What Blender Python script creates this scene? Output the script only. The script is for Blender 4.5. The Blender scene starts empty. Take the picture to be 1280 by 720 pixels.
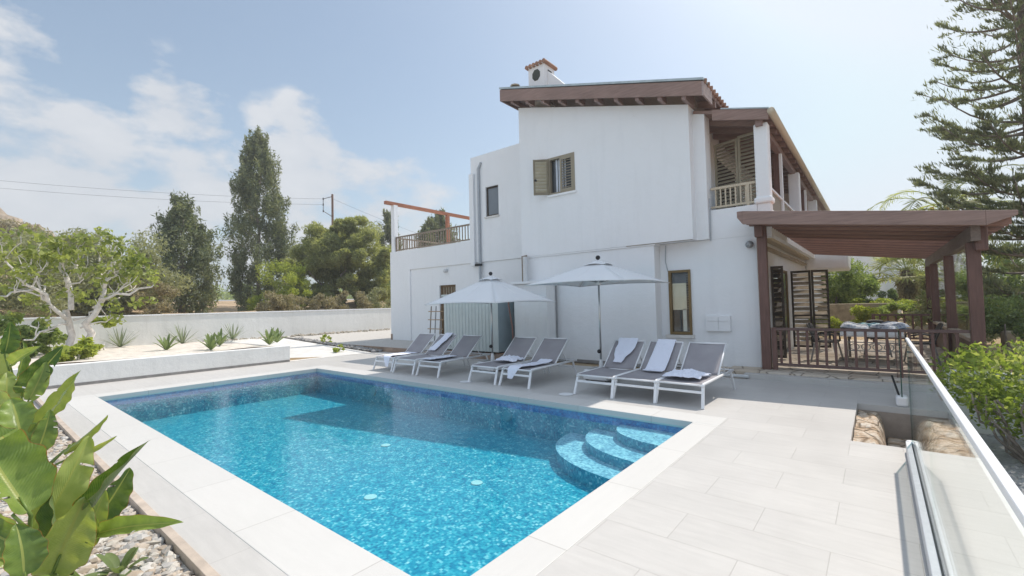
import bpy, bmesh, math, random
import numpy as np
from mathutils import Vector, Matrix
random.seed(7); RNG = np.random.default_rng(11)
R = math.radians
SC = bpy.context.scene
COL = SC.collection

# ------------------------------------------------------------------ camera
YAW, PIT, ROL, FPX = 0.680885, 0.034760, -0.0238286, 562.47
CAM = np.array([0.0, 0.0, 1.65])
_f = np.array([-math.sin(YAW)*math.cos(PIT), math.cos(YAW)*math.cos(PIT), math.sin(PIT)])
_r = np.array([math.cos(YAW), math.sin(YAW), 0.0]); _u = np.cross(_r, _f)
CR = math.cos(ROL)*_r + math.sin(ROL)*_u
CU = -math.sin(ROL)*_r + math.cos(ROL)*_u
CF = _f
cam = bpy.data.cameras.new("camera"); camo = bpy.data.objects.new("camera", cam); COL.objects.link(camo)
camo.matrix_world = Matrix(((CR[0], CU[0], -CF[0], 0), (CR[1], CU[1], -CF[1], 0), (CR[2], CU[2], -CF[2], 1.65), (0, 0, 0, 1)))
cam.sensor_width = 36; cam.lens = FPX/1280*36; cam.clip_start = 0.05; cam.clip_end = 3000
SC.camera = camo
def ray(px, py): return (px-640)/FPX*CR - (py-360)/FPX*CU + CF
def at(px, py, dist):                      # a place at a ground distance in a direction
    d = ray(px, py); return CAM + d*(dist/math.hypot(d[0], d[1]))
def atz(px, py, z):
    d = ray(px, py); return CAM + d*((z-1.65)/d[2])

# ------------------------------------------------------------------ object helpers
ORG = {}
def props(o, label=None, cat=None, group=None, kind=None):
    for k, v in (("label", label), ("category", cat), ("group", group), ("kind", kind)):
        if v: o[k] = v
    return o
def thing(name, label, cat, loc=(0, 0, 0), group=None, rz=0.0):
    o = bpy.data.objects.new(name, None); COL.objects.link(o); o.empty_display_size = .2
    o.location = loc; o.rotation_euler = (0, 0, rz)
    ORG[o.name] = Vector(loc)
    return props(o, label, cat, group)
def link(name, me, parent=None, org=None):
    o = bpy.data.objects.new(name, me); COL.objects.link(o)
    if parent is not None:
        o.parent = parent; ORG[o.name] = ORG[parent.name]
    else:
        ORG[o.name] = Vector(org or (0, 0, 0)); o.location = ORG[o.name]
    return o
def kids(o): return [c for c in bpy.data.objects if c.parent == o]
def copy_thing(root, loc, rz, label, group=None):
    def cp(o, par):
        c = o.copy(); COL.objects.link(c)
        if par is not None: c.parent = par
        for k in kids(o): cp(k, c)
        return c
    c = cp(root, None); c.location = loc; c.rotation_euler = (0, 0, rz); c["label"] = label
    if group: c["group"] = group
    return c

class MB:
    def __init__(s): s.v = []; s.f = []; s.m = []
    def add(s, vs, fs, mi=0, M=None):
        b = len(s.v)
        for p in vs:
            p = Vector(p)
            s.v.append(tuple(M @ p) if M is not None else tuple(p))
        for q in fs: s.f.append([b+i for i in q]); s.m.append(mi)
        return s
    def box(s, x0, y0, z0, x1, y1, z1, mi=0, M=None):
        vs = [(x0,y0,z0),(x1,y0,z0),(x1,y1,z0),(x0,y1,z0),(x0,y0,z1),(x1,y0,z1),(x1,y1,z1),(x0,y1,z1)]
        return s.add(vs, [(0,3,2,1),(4,5,6,7),(0,1,5,4),(1,2,6,5),(2,3,7,6),(3,0,4,7)], mi, M)
    def trap(s, x0, x1, y0, y1, b0, b1, t0, t1, mi=0):      # box whose bottom/top slope along x
        vs = [(x0,y0,b0),(x1,y0,b1),(x1,y1,b1),(x0,y1,b0),(x0,y0,t0),(x1,y0,t1),(x1,y1,t1),(x0,y1,t0)]
        return s.add(vs, [(0,3,2,1),(4,5,6,7),(0,1,5,4),(1,2,6,5),(2,3,7,6),(3,0,4,7)], mi)
    def bar(s, p, q, w, h, mi=0, up=(0,0,1)):
        p = Vector(p); q = Vector(q); d = (q-p); L = d.length; d.normalize()
        u = Vector(up)
        if abs(d.dot(u)) > .97: u = Vector((0,1,0))
        a = d.cross(u).normalized(); u = a.cross(d).normalized()
        vs = []
        for c in (p, q):
            for sx, sz in ((-1,-1),(1,-1),(1,1),(-1,1)): vs.append(c + a*(sx*w/2) + u*(sz*h/2))
        return s.add(vs, [(0,1,2,3),(7,6,5,4),(0,4,5,1),(1,5,6,2),(2,6,7,3),(3,7,4,0)], mi)
    def tube(s, pts, rad, n=8, mi=0, caps=True):
        pts = [Vector(p) for p in pts]
        if not hasattr(rad, '__len__'): rad = [rad]*len(pts)
        vs = []; fs = []
        ref = None
        for i, p in enumerate(pts):
            t = (pts[min(i+1, len(pts)-1)] - pts[max(i-1, 0)]).normalized()
            if ref is None:
                ref = t.orthogonal().normalized()
            ref = (ref - t*ref.dot(t))
            ref = ref.normalized() if ref.length > 1e-6 else t.orthogonal().normalized()
            b = t.cross(ref)
            for k in range(n):
                an = 2*math.pi*k/n
                vs.append(p + (ref*math.cos(an) + b*math.sin(an))*rad[i])
        for i in range(len(pts)-1):
            for k in range(n):
                k2 = (k+1) % n
                fs.append((i*n+k, i*n+k2, (i+1)*n+k2, (i+1)*n+k))
        if caps:
            fs.append(tuple(range(n))[::-1]); fs.append(tuple((len(pts)-1)*n+k for k in range(n)))
        return s.add(vs, fs, mi)
    def lathe(s, prof, c=(0,0,0), n=16, mi=0):
        vs = []; fs = []
        for r, z in prof:
            for k in range(n):
                an = 2*math.pi*k/n; vs.append((c[0]+r*math.cos(an), c[1]+r*math.sin(an), c[2]+z))
        for i in range(len(prof)-1):
            for k in range(n):
                k2 = (k+1) % n; fs.append((i*n+k, i*n+k2, (i+1)*n+k2, (i+1)*n+k))
        fs.append(tuple(range(n))[::-1]); fs.append(tuple((len(prof)-1)*n+k for k in range(n)))
        return s.add(vs, fs, mi)
    def sphere(s, c, r, n=10, mi=0, sq=(1,1,1)):
        vs = []; fs = []; m = n//2
        vs.append((c[0], c[1], c[2]-r*sq[2]))
        for j in range(1, m):
            ph = math.pi*j/m
            for k in range(n):
                an = 2*math.pi*k/n
                vs.append((c[0]+r*sq[0]*math.sin(ph)*math.cos(an), c[1]+r*sq[1]*math.sin(ph)*math.sin(an), c[2]-r*sq[2]*math.cos(ph)))
        vs.append((c[0], c[1], c[2]+r*sq[2]))
        for k in range(n): fs.append((0, 1+(k+1) % n, 1+k))
        for j in range(m-2):
            for k in range(n):
                k2 = (k+1) % n; fs.append((1+j*n+k, 1+j*n+k2, 1+(j+1)*n+k2, 1+(j+1)*n+k))
        t = len(vs)-1
        for k in range(n): fs.append((1+(m-2)*n+k, 1+(m-2)*n+(k+1) % n, t))
        return s.add(vs, fs, mi)
    def grid(s, fn, nu, nv, mi=0):
        vs = [fn(i/nu, j/nv) for j in range(nv+1) for i in range(nu+1)]
        fs = [(j*(nu+1)+i, j*(nu+1)+i+1, (j+1)*(nu+1)+i+1, (j+1)*(nu+1)+i) for j in range(nv) for i in range(nu)]
        return s.add(vs, fs, mi)
    def build(s, name, mats, parent=None, bevel=0, smooth=False, org=None, solid=0, recalc=True, seg=2):
        if parent is not None: o0 = ORG[parent.name]
        else: o0 = Vector(org or (0, 0, 0))
        me = bpy.data.meshes.new(name)
        me.from_pydata([(x-o0.x, y-o0.y, z-o0.z) for x, y, z in s.v], [], s.f)
        if not isinstance(mats, (list, tuple)): mats = [mats]
        for m in mats: me.materials.append(m)
        if len(mats) > 1: me.polygons.foreach_set("material_index", s.m)
        if recalc:
            bm = bmesh.new(); bm.from_mesh(me); bmesh.ops.recalc_face_normals(bm, faces=bm.faces); bm.to_mesh(me); bm.free()
        if smooth: me.polygons.foreach_set("use_smooth", [True]*len(me.polygons))
        o = link(name, me, parent, o0)
        if solid:
            md = o.modifiers.new("thick", 'SOLIDIFY'); md.thickness = solid; md.offset = 0
        if bevel:
            md = o.modifiers.new("edge", 'BEVEL'); md.width = bevel; md.segments = seg; md.limit_method = 'ANGLE'; md.angle_limit = R(40)
        return o
def struct(o, kind="structure"): o["kind"] = kind; return o

# ------------------------------------------------------------------ materials
class N:
    def __init__(s, name):
        s.mat = bpy.data.materials.new(name); s.mat.use_nodes = True
        s.nt = s.mat.node_tree; s.nt.nodes.clear()
        s.out = s.nt.nodes.new("ShaderNodeOutputMaterial")
    def n(s, t, **kw):
        nd = s.nt.nodes.new("ShaderNode"+t)
        for k, v in kw.items():
            if k.startswith("i_"):
                key = k[2:]; key = int(key) if key.isdigit() else key.replace("_", " ")
                nd.inputs[key].default_value = v
            else: setattr(nd, k, v)
        return nd
    def l(s, a, b): s.nt.links.new(a, b)
    def math(s, op, a, b=None, c=None, clamp=False):
        nd = s.n("Math", operation=op, use_clamp=clamp)
        for i, x in enumerate((a, b, c)):
            if x is None: continue
            if isinstance(x, (int, float)): nd.inputs[i].default_value = x
            else: s.l(x, nd.inputs[i])
        return nd.outputs[0]
    def mix(s, fac, a, b, blend='MIX'):
        nd = s.n("Mix", data_type='RGBA', blend_type=blend)
        for sock, x in ((nd.inputs["Factor"], fac), (nd.inputs[6], a), (nd.inputs[7], b)):
            if isinstance(x, (int, float)): sock.default_value = x
            elif isinstance(x, tuple): sock.default_value = (*x[:3], 1)
            else: s.l(x, sock)
        return nd.outputs[2]
    def ramp(s, fac, stops):
        nd = s.n("ValToRGB"); cr = nd.color_ramp
        while len(cr.elements) > 1: cr.elements.remove(cr.elements[-1])
        cr.elements[0].position = stops[0][0]; cr.elements[0].color = (*stops[0][1], 1)
        for p, c in stops[1:]:
            e = cr.elements.new(p); e.color = (*c, 1)
        s.l(fac, nd.inputs[0]); return nd.outputs[0]
    def pos(s, scale=(1,1,1), obj=False):
        if obj: src = s.n("TexCoord").outputs["Object"]
        else: src = s.n("NewGeometry").outputs["Position"]
        mp = s.n("Mapping"); mp.inputs["Scale"].default_value = scale; s.l(src, mp.inputs[0]); return mp.outputs[0]
    def noise(s, vec, scale=5, detail=4, rough=.55, out="Fac"):
        nd = s.n("TexNoise"); nd.inputs["Scale"].default_value = scale; nd.inputs["Detail"].default_value = detail
        nd.inputs["Roughness"].default_value = rough; s.l(vec, nd.inputs["Vector"]); return nd.outputs[out]
    def bump(s, h, strength=.3, dist=.01):
        nd = s.n("Bump"); nd.inputs["Strength"].default_value = strength; nd.inputs["Distance"].default_value = dist
        s.l(h, nd.inputs["Height"]); return nd.outputs[0]
    def pbr(s, col, rough=.6, normal=None, spec=.3, metal=0.0, trans=None):
        p = s.n("BsdfPrincipled")
        if isinstance(col, tuple): p.inputs["Base Color"].default_value = (*col[:3], 1)
        else: s.l(col, p.inputs["Base Color"])
        if isinstance(rough, (int, float)): p.inputs["Roughness"].default_value = rough
        else: s.l(rough, p.inputs["Roughness"])
        p.inputs["Specular IOR Level"].default_value = spec; p.inputs["Metallic"].default_value = metal
        if normal is not None: s.l(normal, p.inputs["Normal"])
        return p.outputs[0]
    def done(s, sh): s.l(sh, s.out.inputs[0]); return s.mat

def simple(name, col, rough=.6, var=.12, vs=4, bump=0, bs=40, spec=.3, metal=0, obj=False, stretch=(1,1,1)):
    m = N(name); v = m.pos(stretch, obj)
    c = m.noise(v, vs, 5, .6)
    dark = tuple(x*(1-var) for x in col); lite = tuple(min(1, x*(1+var)) for x in col)
    colr = m.ramp(c, [(.3, dark), (.7, lite)])
    nb = None
    if bump: nb = m.bump(m.noise(v, bs, 3, .6), bump, .01)
    return m.done(m.pbr(colr, rough, nb, spec, metal))

def plaster(name, col=(.80,.80,.79), dirt=.10):
    m = N(name); v = m.pos()
    big = m.noise(v, .7, 5, .6); fine = m.noise(v, 45, 3, .6); mid = m.noise(v, 6, 4, .6)
    streak = m.noise(m.pos((3.0, 3.0, .35)), 1.6, 5, .65)
    c = m.mix(m.math('MULTIPLY', m.math('SUBTRACT', streak, .50, clamp=True), 2.2, clamp=True), col, tuple(x*(1-dirt*2.0) for x in col))
    c = m.mix(m.math('MULTIPLY', m.math('SUBTRACT', big, .42, clamp=True), 1.6, clamp=True), c, tuple(x*(1-dirt) for x in (col[0], col[1], col[2]*.985)))
    h = m.math('ADD', fine, m.math('MULTIPLY', mid, 2.0))
    patch = m.noise(m.pos(), .33, 3, .5)
    c = m.mix(m.math('MULTIPLY', m.math('GREATER_THAN', m.math('ADD', patch, m.math('MULTIPLY', mid, .06)), .60), .30), c, tuple(x*.95 for x in col))
    spots = m.noise(m.pos(), 2.6, 8, .75)
    c = m.mix(m.math('MULTIPLY', m.math('SUBTRACT', spots, .62, clamp=True), 2.4, clamp=True), c, (col[0]*.74, col[1]*.72, col[2]*.68))
    h = m.math('ADD', h, m.math('MULTIPLY', m.noise(m.pos(), 1.7, 4, .6), 4.0))
    return m.done(m.pbr(c, .85, m.bump(h, .35, .012), .2))

def tiles(name, bw, rh, col, mortar, ms=.004, offset=.5, var=.06, grain=.10, rough=.45, rot=0, spec=.35, off=(0,0,0)):
    m = N(name); mp = m.n("Mapping"); mp.inputs["Rotation"].default_value = (0,0,rot); mp.inputs["Location"].default_value = off
    m.l(m.n("NewGeometry").outputs["Position"], mp.inputs[0]); v = mp.outputs[0]
    b = m.n("TexBrick"); b.offset = offset; b.squash = 1
    b.inputs["Scale"].default_value = 1; b.inputs["Brick Width"].default_value = bw; b.inputs["Row Height"].default_value = rh
    b.inputs["Mortar Size"].default_value = ms; b.inputs["Mortar Smooth"].default_value = .2; b.inputs["Bias"].default_value = 0
    b.inputs["Color1"].default_value = (*[x*(1-var) for x in col], 1); b.inputs["Color2"].default_value = (*[min(1, x*(1+var)) for x in col], 1)
    b.inputs["Mortar"].default_value = (*mortar, 1); m.l(v, b.inputs["Vector"])
    mp2 = m.n("Mapping"); mp2.inputs["Scale"].default_value = (1.2, 9, 1); m.l(v, mp2.inputs[0])
    g = m.noise(mp2.outputs[0], 2.2, 6, .65); blot = m.noise(v, .8, 4, .6); stain = m.noise(v, 3.1, 6, .7)
    k = m.math('ADD', m.math('MULTIPLY', m.math('SUBTRACT', g, .5), grain*2), m.math('MULTIPLY', m.math('SUBTRACT', blot, .5), grain))
    k = m.math('ADD', k, m.math('MULTIPLY', m.math('SUBTRACT', stain, .5), grain*.9))
    k = m.math('ADD', k, 1.0)
    cmb = m.n("CombineColor"); 
    for i in range(3): m.l(k, cmb.inputs[i])
    c = m.mix(1.0, b.outputs["Color"], cmb.outputs[0], 'MULTIPLY')
    h = m.math('SUBTRACT', m.math('MULTIPLY', m.noise(v, 60, 3, .6), .15), b.outputs["Fac"])
    r = m.math('ADD', m.math('MULTIPLY', blot, .25), rough-.1)
    return m.done(m.pbr(c, r, m.bump(h, .5, .004), spec))

def wood(name, col, axis='x', rough=.55, contrast=.35):
    m = N(name); st = {'x': (1.2, 14, 14), 'y': (14, 1.2, 14), 'z': (14, 14, 1.2)}[axis]
    v = m.pos(st); a = m.noise(v, 2.0, 6, .65); b = m.noise(m.pos(), 1.1, 3, .5)
    k = m.math('ADD', m.math('MULTIPLY', a, .7), m.math('MULTIPLY', b, .3))
    c = m.ramp(k, [(.3, tuple(x*(1-contrast) for x in col)), (.52, col), (.75, tuple(min(1, x*(1+contrast)) for x in col))])
    return m.done(m.pbr(c, rough, m.bump(a, .25, .006), .3))

def leafmat(name, c1, c2, trans=.30, rough=.5, scale=.6, c3=None):
    """two leaf greens: by leaf (random per island) and by clump (3-D noise)"""
    m = N(name); g = m.n("NewGeometry"); rnd = g.outputs["Random Per Island"]
    nz = m.noise(g.outputs["Position"], scale, 3, .6)
    k = m.math('ADD', m.math('MULTIPLY', rnd, .55), m.math('MULTIPLY', m.math('SUBTRACT', nz, .25), .95), clamp=True)
    st = [(.15, c1), (.85, c2)]
    if c3: st = [(.1, c1), (.7, c2), (.97, c3)]
    c = m.ramp(k, st)
    d = m.pbr(c, rough, None, .25)
    t = m.n("BsdfTranslucent"); m.l(m.mix(1.0, c, (1.0, 1.0, .55), 'MULTIPLY'), t.inputs[0])
    mx = m.n("MixShader"); mx.inputs[0].default_value = trans; m.l(d, mx.inputs[1]); m.l(t.outputs[0], mx.inputs[2])
    return m.done(mx.outputs[0])

def schlick(m, f0, k, normal=None):
    """reflectance from the angle to the surface, the same from both sides"""
    g = m.n("NewGeometry"); d = m.n("VectorMath", operation='DOT_PRODUCT')
    m.l(normal if normal is not None else g.outputs["Normal"], d.inputs[0]); m.l(g.outputs["Incoming"], d.inputs[1])
    c = m.math('ABSOLUTE', d.outputs["Value"])
    return m.math('ADD', m.math('MULTIPLY', m.math('POWER', m.math('SUBTRACT', 1.0, c, clamp=True), 5.0), k), f0, clamp=True)
def glass(name, tint=(.93,.97,.95), edge=None, ior=1.5, rough=0.0):
    m = N(name); fac = schlick(m, .03, .50)
    tr = m.n("BsdfTransparent"); tr.inputs[0].default_value = (*tint, 1)
    gl = m.n("BsdfGlossy"); gl.inputs[0].default_value = (1,1,1,1); gl.inputs["Roughness"].default_value = rough
    mx = m.n("MixShader"); m.l(fac, mx.inputs[0]); m.l(tr.outputs[0], mx.inputs[1]); m.l(gl.outputs[0], mx.inputs[2])
    return m.done(mx.outputs[0])

W = dict(
 plaster=plaster("white_plaster", (.84,.85,.865), .045), plaster_low=plaster("garden_wall_plaster", (.80,.80,.78), .10),
 lean=plaster("painted_block", (.80,.81,.81), .08),
 skirt=simple("grey_skirting", (.26,.25,.24), .7, .2, 6),
 deck=tiles("deck_tiles", .9, .45, (.535,.515,.49), (.43,.41,.385), .0030, .5, .03, .13, .42, 0, .35, (.3,.03,0)),
 coping=tiles("coping_tiles", 1.2, 4.0, (.60,.585,.56), (.43,.41,.385), .004, 0, .02, .05, .5, 0, .35, (.17,-.5,0)),
 coping_y=tiles("coping_tiles_y", 1.2, 4.0, (.60,.585,.56), (.43,.41,.385), .004, 0, .02, .05, .5, R(90), .35, (.17,-.5,0)),
 kerb=simple("stone_edging", (.50,.42,.35), .8, .2, 5, .3),
 concrete=simple("pale_concrete", (.66,.64,.61), .85, .12, 3, .3, 60),
 pebble=simple("pebble_paving", (.50,.475,.44), .9, .35, 38, .5, 45),
 sand=simple("sandy_soil", (.66,.60,.53), .95, .22, 5, .6, 22),
 soil=simple("dry_soil", (.36,.27,.18), .95, .35, .5, .5, 6),
 garden=simple("garden_soil", (.27,.22,.14), .95, .3, 1.2, .5, 8),
 timber_x=wood("brown_timber_x", (.29,.195,.165), 'x'), timber_y=wood("brown_timber_y", (.27,.185,.165), 'y'), timber_z=wood("brown_timber_z", (.16,.088,.072), 'z'),
 rail=wood("railing_timber", (.15,.095,.085), 'x'), red_x=wood("red_timber", (.24,.115,.08), 'x'),
 rust=wood("red_beam_timber", (.36,.15,.09), 'y'), greywood=wood("weathered_timber", (.26,.21,.16), 'x'),
 khaki=simple("khaki_paint", (.44,.40,.30), .5, .06, 3), cream=simple("cream_paint", (.55,.47,.35), .5, .06, 3),
 olive=simple("olive_paint", (.31,.27,.20), .5, .06, 3),
 darkwood=simple("dark_shutter", (.055,.04,.028), .5, .2, 5), bronze=simple("bronze_frame", (.20,.135,.06), .4, .1, 5, metal=.35),
 alu=simple("white_aluminium", (.80,.80,.81), .35, .03, 5, spec=.5), metal=simple("brushed_metal", (.55,.55,.55), .3, .08, 30, metal=.9),
 grey=simple("grey_metal", (.30,.31,.32), .4, .08, 10, metal=.5), black=simple("black_plastic", (.02,.02,.022), .45, .2, 10),
 pipe=simple("pvc_pipe", (.62,.63,.63), .4, .06, 6), pipe_grey=simple("grey_downpipe", (.42,.45,.48), .4, .08, 6),
 tilered=simple("clay_tile", (.33,.19,.13), .8, .3, 7, .4), flash=simple("roof_flashing", (.42,.47,.47), .35, .15, 6, metal=.5),
 cap=simple("weathered_cap", (.40,.33,.24), .8, .2, 12),
 glass=glass("clear_glass", (.965,.985,.975), ior=1.07), glass_edge=glass("glass_edge", (.25,.45,.42)),
 hose=simple("irrigation_hose", (.10,.07,.05), .6, .1, 10), orange=simple("orange_plastic", (.65,.33,.08), .5, .1, 10),
 wire=simple("dark_wire", (.10,.10,.11), .5, .05, 3),
 stone_tan=simple("tan_wall_stone", (.40,.33,.24), .9, .3, 4, .6, 14),
)
# ------------------------------------------------------------------ world & sun
SUN_EL, SUN_AZ = 55.5, 11.0
w = bpy.data.worlds.new("World"); SC.world = w; w.use_nodes = True
nt = w.node_tree; nt.nodes.clear()
def wn(t, **k):
    n = nt.nodes.new("ShaderNode"+t)
    for a, b in k.items(): setattr(n, a, b)
    return n
sky = wn("TexSky", sky_type='NISHITA', sun_disc=False, sun_elevation=R(SUN_EL), sun_rotation=R(SUN_AZ), air_density=1.0, dust_density=2.2, ozone_density=1.2, altitude=20)
tc = wn("TexCoord"); vec = tc.outputs["Generated"]
def wm(op, a, b=None, c=None, clamp=False):
    n = wn("Math", operation=op, use_clamp=clamp)
    for i, x in enumerate((a, b, c)):
        if x is None: continue
        if isinstance(x, (int, float)): n.inputs[i].default_value = x
        else: nt.links.new(x, n.inputs[i])
    return n.outputs[0]
def wnoise(scale, detail, rough, stretch):
    mp = wn("Mapping"); mp.inputs["Scale"].default_value = stretch; nt.links.new(vec, mp.inputs[0])
    n = wn("TexNoise"); n.inputs["Scale"].default_value = scale; n.inputs["Detail"].default_value = detail; n.inputs["Roughness"].default_value = rough
    nt.links.new(mp.outputs[0], n.inputs["Vector"]); return n.outputs["Fac"]
nz1 = wnoise(7.0, 8, .58, (1, 1, 1.9)); nz2 = wnoise(2.3, 5, .55, (1, 1, 1.6))
# cumulus banks: where they stand in the sky (direction, angular radius, weight)
banks = [(95,235,9,1.0),(60,250,8,.8),(180,262,9,.9),(250,240,7,.9),(300,262,8,.75),(395,232,8,1.0),(450,246,7,.9),(360,250,8,.8),(520,275,7,.7),(560,290,6,.5),
         (215,128,4.0,.95),(245,150,3.6,.9),(190,105,4,.6),(375,152,3.6,.75),(330,150,3,.5),(20,45,4.5,.62),(60,68,3.4,.6),(10,130,6,.72),(30,170,5,.5),(130,5,3,.45),(-60,200,10,.7),(-160,120,12,.55),(470,262,8,1.0),(530,285,7,.9),(130,300,9,.8),(420,255,7,1.0)]
mask = None
for px, py, rad, wt in banks:
    d = ray(px, py); d = d/np.linalg.norm(d)
    dp = wn("VectorMath", operation='DOT_PRODUCT'); nt.links.new(vec, dp.inputs[0]); dp.inputs[1].default_value = tuple(d)
    c0 = math.cos(R(rad*1.25)); 
    t = wm('MULTIPLY', wm('DIVIDE', wm('SUBTRACT', dp.outputs["Value"], c0), 1-c0, clamp=True), wt)
    mask = t if mask is None else wm('MAXIMUM', mask, t)
cl = wm('ADD', wm('MULTIPLY', mask, .70), wm('MULTIPLY', wm('SUBTRACT', nz1, .5), 1.7))
cl = wm('ADD', cl, wm('MULTIPLY', wm('SUBTRACT', nz2, .5), .5))
cl = wm('MULTIPLY', wm('SUBTRACT', cl, .33), 3.6, clamp=True)
cl = wm('MULTIPLY', cl, wm('MULTIPLY', mask, 2.2, clamp=True))
cl = wm('SMOOTH_MIN', cl, .86, .15)
# broad bright sky area added out of view behind the camera, fills the shaded facade
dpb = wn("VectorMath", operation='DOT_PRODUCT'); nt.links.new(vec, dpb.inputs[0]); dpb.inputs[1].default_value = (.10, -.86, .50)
fill_m = wm('MULTIPLY', wm('SUBTRACT', wm('ADD', dpb.outputs["Value"], wm('MULTIPLY', nz2, .3)), .30), 2.0, clamp=True)
# thin veil of haze everywhere, thicker towards the horizon
sep = wn("SeparateXYZ"); nt.links.new(vec, sep.inputs[0])
veil = wm('ADD', wm('MULTIPLY', wm('POWER', wm('SUBTRACT', 1.0, wm('ABSOLUTE', sep.outputs[2]), clamp=True), 5), .55), .15)
veil = wm('ADD', veil, wm('MULTIPLY', nz2, .08))
CLOUD = (3.25, 3.28, 3.36); VEIL = (2.75, 3.15, 3.45)
def wmix(f, a, b):
    n = wn("Mix", data_type='RGBA')
    nt.links.new(f, n.inputs["Factor"])
    for s, x in ((n.inputs[6], a), (n.inputs[7], b)):
        if isinstance(x, tuple): s.default_value = (*x, 1)
        else: nt.links.new(x, s)
    return n.outputs[2]
shade = wmix(wm('MULTIPLY', wm('SUBTRACT', nz1, .35), 2.2, clamp=True), (2.6, 2.72, 2.92), CLOUD)
vsc = wn("VectorMath", operation='MULTIPLY'); nt.links.new(sky.outputs[0], vsc.inputs[0]); vsc.inputs[1].default_value = (.60, .625, .60)
vmn = wn("VectorMath", operation='MINIMUM'); nt.links.new(vsc.outputs[0], vmn.inputs[0]); vmn.inputs[1].default_value = (3.45, 3.75, 4.10)   # hazy summer sky: no blinding glare round the sun
col = wmix(veil, vmn.outputs[0], VEIL)
col = wmix(cl, col, shade); col = wmix(wm('MULTIPLY', fill_m, .7), col, (3.0, 3.5, 4.2))
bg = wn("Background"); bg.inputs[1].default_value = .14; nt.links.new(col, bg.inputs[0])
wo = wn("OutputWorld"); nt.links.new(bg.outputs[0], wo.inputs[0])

sl = bpy.data.lights.new("sun", 'SUN'); sl.energy = 2.3; sl.angle = R(.55); sl.color = (1.0, .925, .83)
so = bpy.data.objects.new("sun", sl); COL.objects.link(so); so.location = (10, 60, 80)
sv = Vector((math.sin(R(SUN_AZ))*math.cos(R(SUN_EL)), math.cos(R(SUN_AZ))*math.cos(R(SUN_EL)), math.sin(R(SUN_EL))))
so.rotation_euler = sv.to_track_quat('Z', 'Y').to_euler()
vs = SC.view_settings; vs.view_transform = 'Standard'; vs.look = 'None'; vs.gamma = 1; vs.exposure = .87; vs.use_curve_mapping = False
cy = SC.cycles; cy.max_bounces = 8; cy.transparent_max_bounces = 16; cy.caustics_reflective = False; cy.caustics_refractive = False
cy.use_denoising = True; cy.sample_clamp_indirect = 6

# ------------------------------------------------------------------ ground sheet
def smooth(a, b, t):
    t = max(0, min(1, (t-a)/(b-a))); return t*t*(3-2*t)
def bankh(x, y):
    """ground beyond the garden wall"""
    d = -22.6-x
    h = .15 + 1.5*smooth(1, 9, d) + 1.3*smooth(14, 45, d) + .9*smooth(60, 300, d)
    h += .35*math.sin(x*.31+y*.23)*smooth(2, 8, d)*(1-smooth(18, 26, d)) + .22*math.sin(x*.9-y*.7)*smooth(1, 5, d)*(1-smooth(18, 24, d))
    return h
def gz(x, y):
    if x < -22.6: return bankh(x, y)
    if x < -14.5 and y < 9: return .20
    if -14.5 <= x <= .68 and .95 < y < 9.6: return -2.2
    if y <= .95 and x <= -2.35: return -.07
    if y <= .95 and x <= .68: return -.3
    if x > .68 and y < 9.7: return -.45
    if y >= 9.6 and x < 4: return -.02 + .9*smooth(34, 60, y)
    return -.02 + .5*smooth(20, 45, y)
def lines(core, far):
    out = list(core)
    return sorted(set(out + far))
gx = lines([-22.7,-22.5,-14.56,-14.44,-2.45,-2.25,.62,.74,4,6,8,11,15,20,27,36]+[-22.7-.9*i for i in range(1, 40)], [-60,-64,-70,-80,-95,-120,-160,-220,-320,-500,-900,50,75,110,180,300,500,900])
gy = lines([.90,1.0,9.0,9.1,9.55,9.65,9.75,11,14,17,20,24,28,33]+[-16+1.2*i for i in range(14)]+[34+1.5*i for i in range(8)], [-20,-30,-50,-90,-200,-500,-900,48,54,62,75,95,120,160,230,350,600,900])
b = MB()
nx, ny = len(gx), len(gy)
b.add([(x, y, gz(x, y)) for y in gy for x in gx], [(j*nx+i, j*nx+i+1, (j+1)*nx+i+1, (j+1)*nx+i) for j in range(ny-1) for i in range(nx-1)])
mg = N("ground_soil"); pv = mg.pos(); n1 = mg.noise(pv, .35, 5, .6); n2 = mg.noise(pv, 3.5, 5, .65)
k = mg.math('ADD', mg.math('MULTIPLY', n1, .6), mg.math('MULTIPLY', n2, .4))
gcol = mg.ramp(k, [(.3, (.20,.16,.09)), (.5, (.42,.31,.20)), (.7, (.52,.41,.29))])
W['ground'] = mg.done(mg.pbr(gcol, .95, mg.bump(n2, .6, .05), .1))
ground = struct(b.build("ground", W['ground'], smooth=True))

# road on the rise beyond the wall, and its verge
b = MB(); pts = []
for i in range(41):
    y = -60 + i*6; x = -66 + 2.5*math.sin(y*.02)
    pts.append((x, y))
def rz_(x, y): return bankh(x, y)+.10
vs_ = []; 
for x, y in pts:
    for dx in (-4.0, -3.8, 3.8, 4.0): vs_.append((x+dx, y, rz_(x+dx, y)+(.03 if abs(dx) < 3.9 else -.3)))
b.add(vs_, [(4*i+k, 4*i+k+1, 4*i+k+5, 4*i+k+4) for i in range(40) for k in range(3)])
struct(b.build("road", simple("asphalt", (.34,.34,.35), .9, .12, .4), smooth=True))

# far hills
b = MB(); HN = 60
def hill(i, j):
    a = R(95 + 85*i/ HN); 
    r_ = 330 + 90*j/6
    hgt = (7 + 5*math.sin(i*.7)+3*math.sin(i*1.9+1))*math.sin(math.pi*min(1, j/6*.6+.02))*1.0
    return (math.cos(a)*r_, math.sin(a)*r_, 2.5+hgt)
b.add([hill(i, j) for j in range(7) for i in range(HN+1)], [(j*(HN+1)+i, j*(HN+1)+i+1, (j+1)*(HN+1)+i+1, (j+1)*(HN+1)+i) for j in range(6) for i in range(HN)])
struct(b.build("hills", simple("scrub_hill", (.16,.20,.13), .95, .35, .06), smooth=True))

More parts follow.
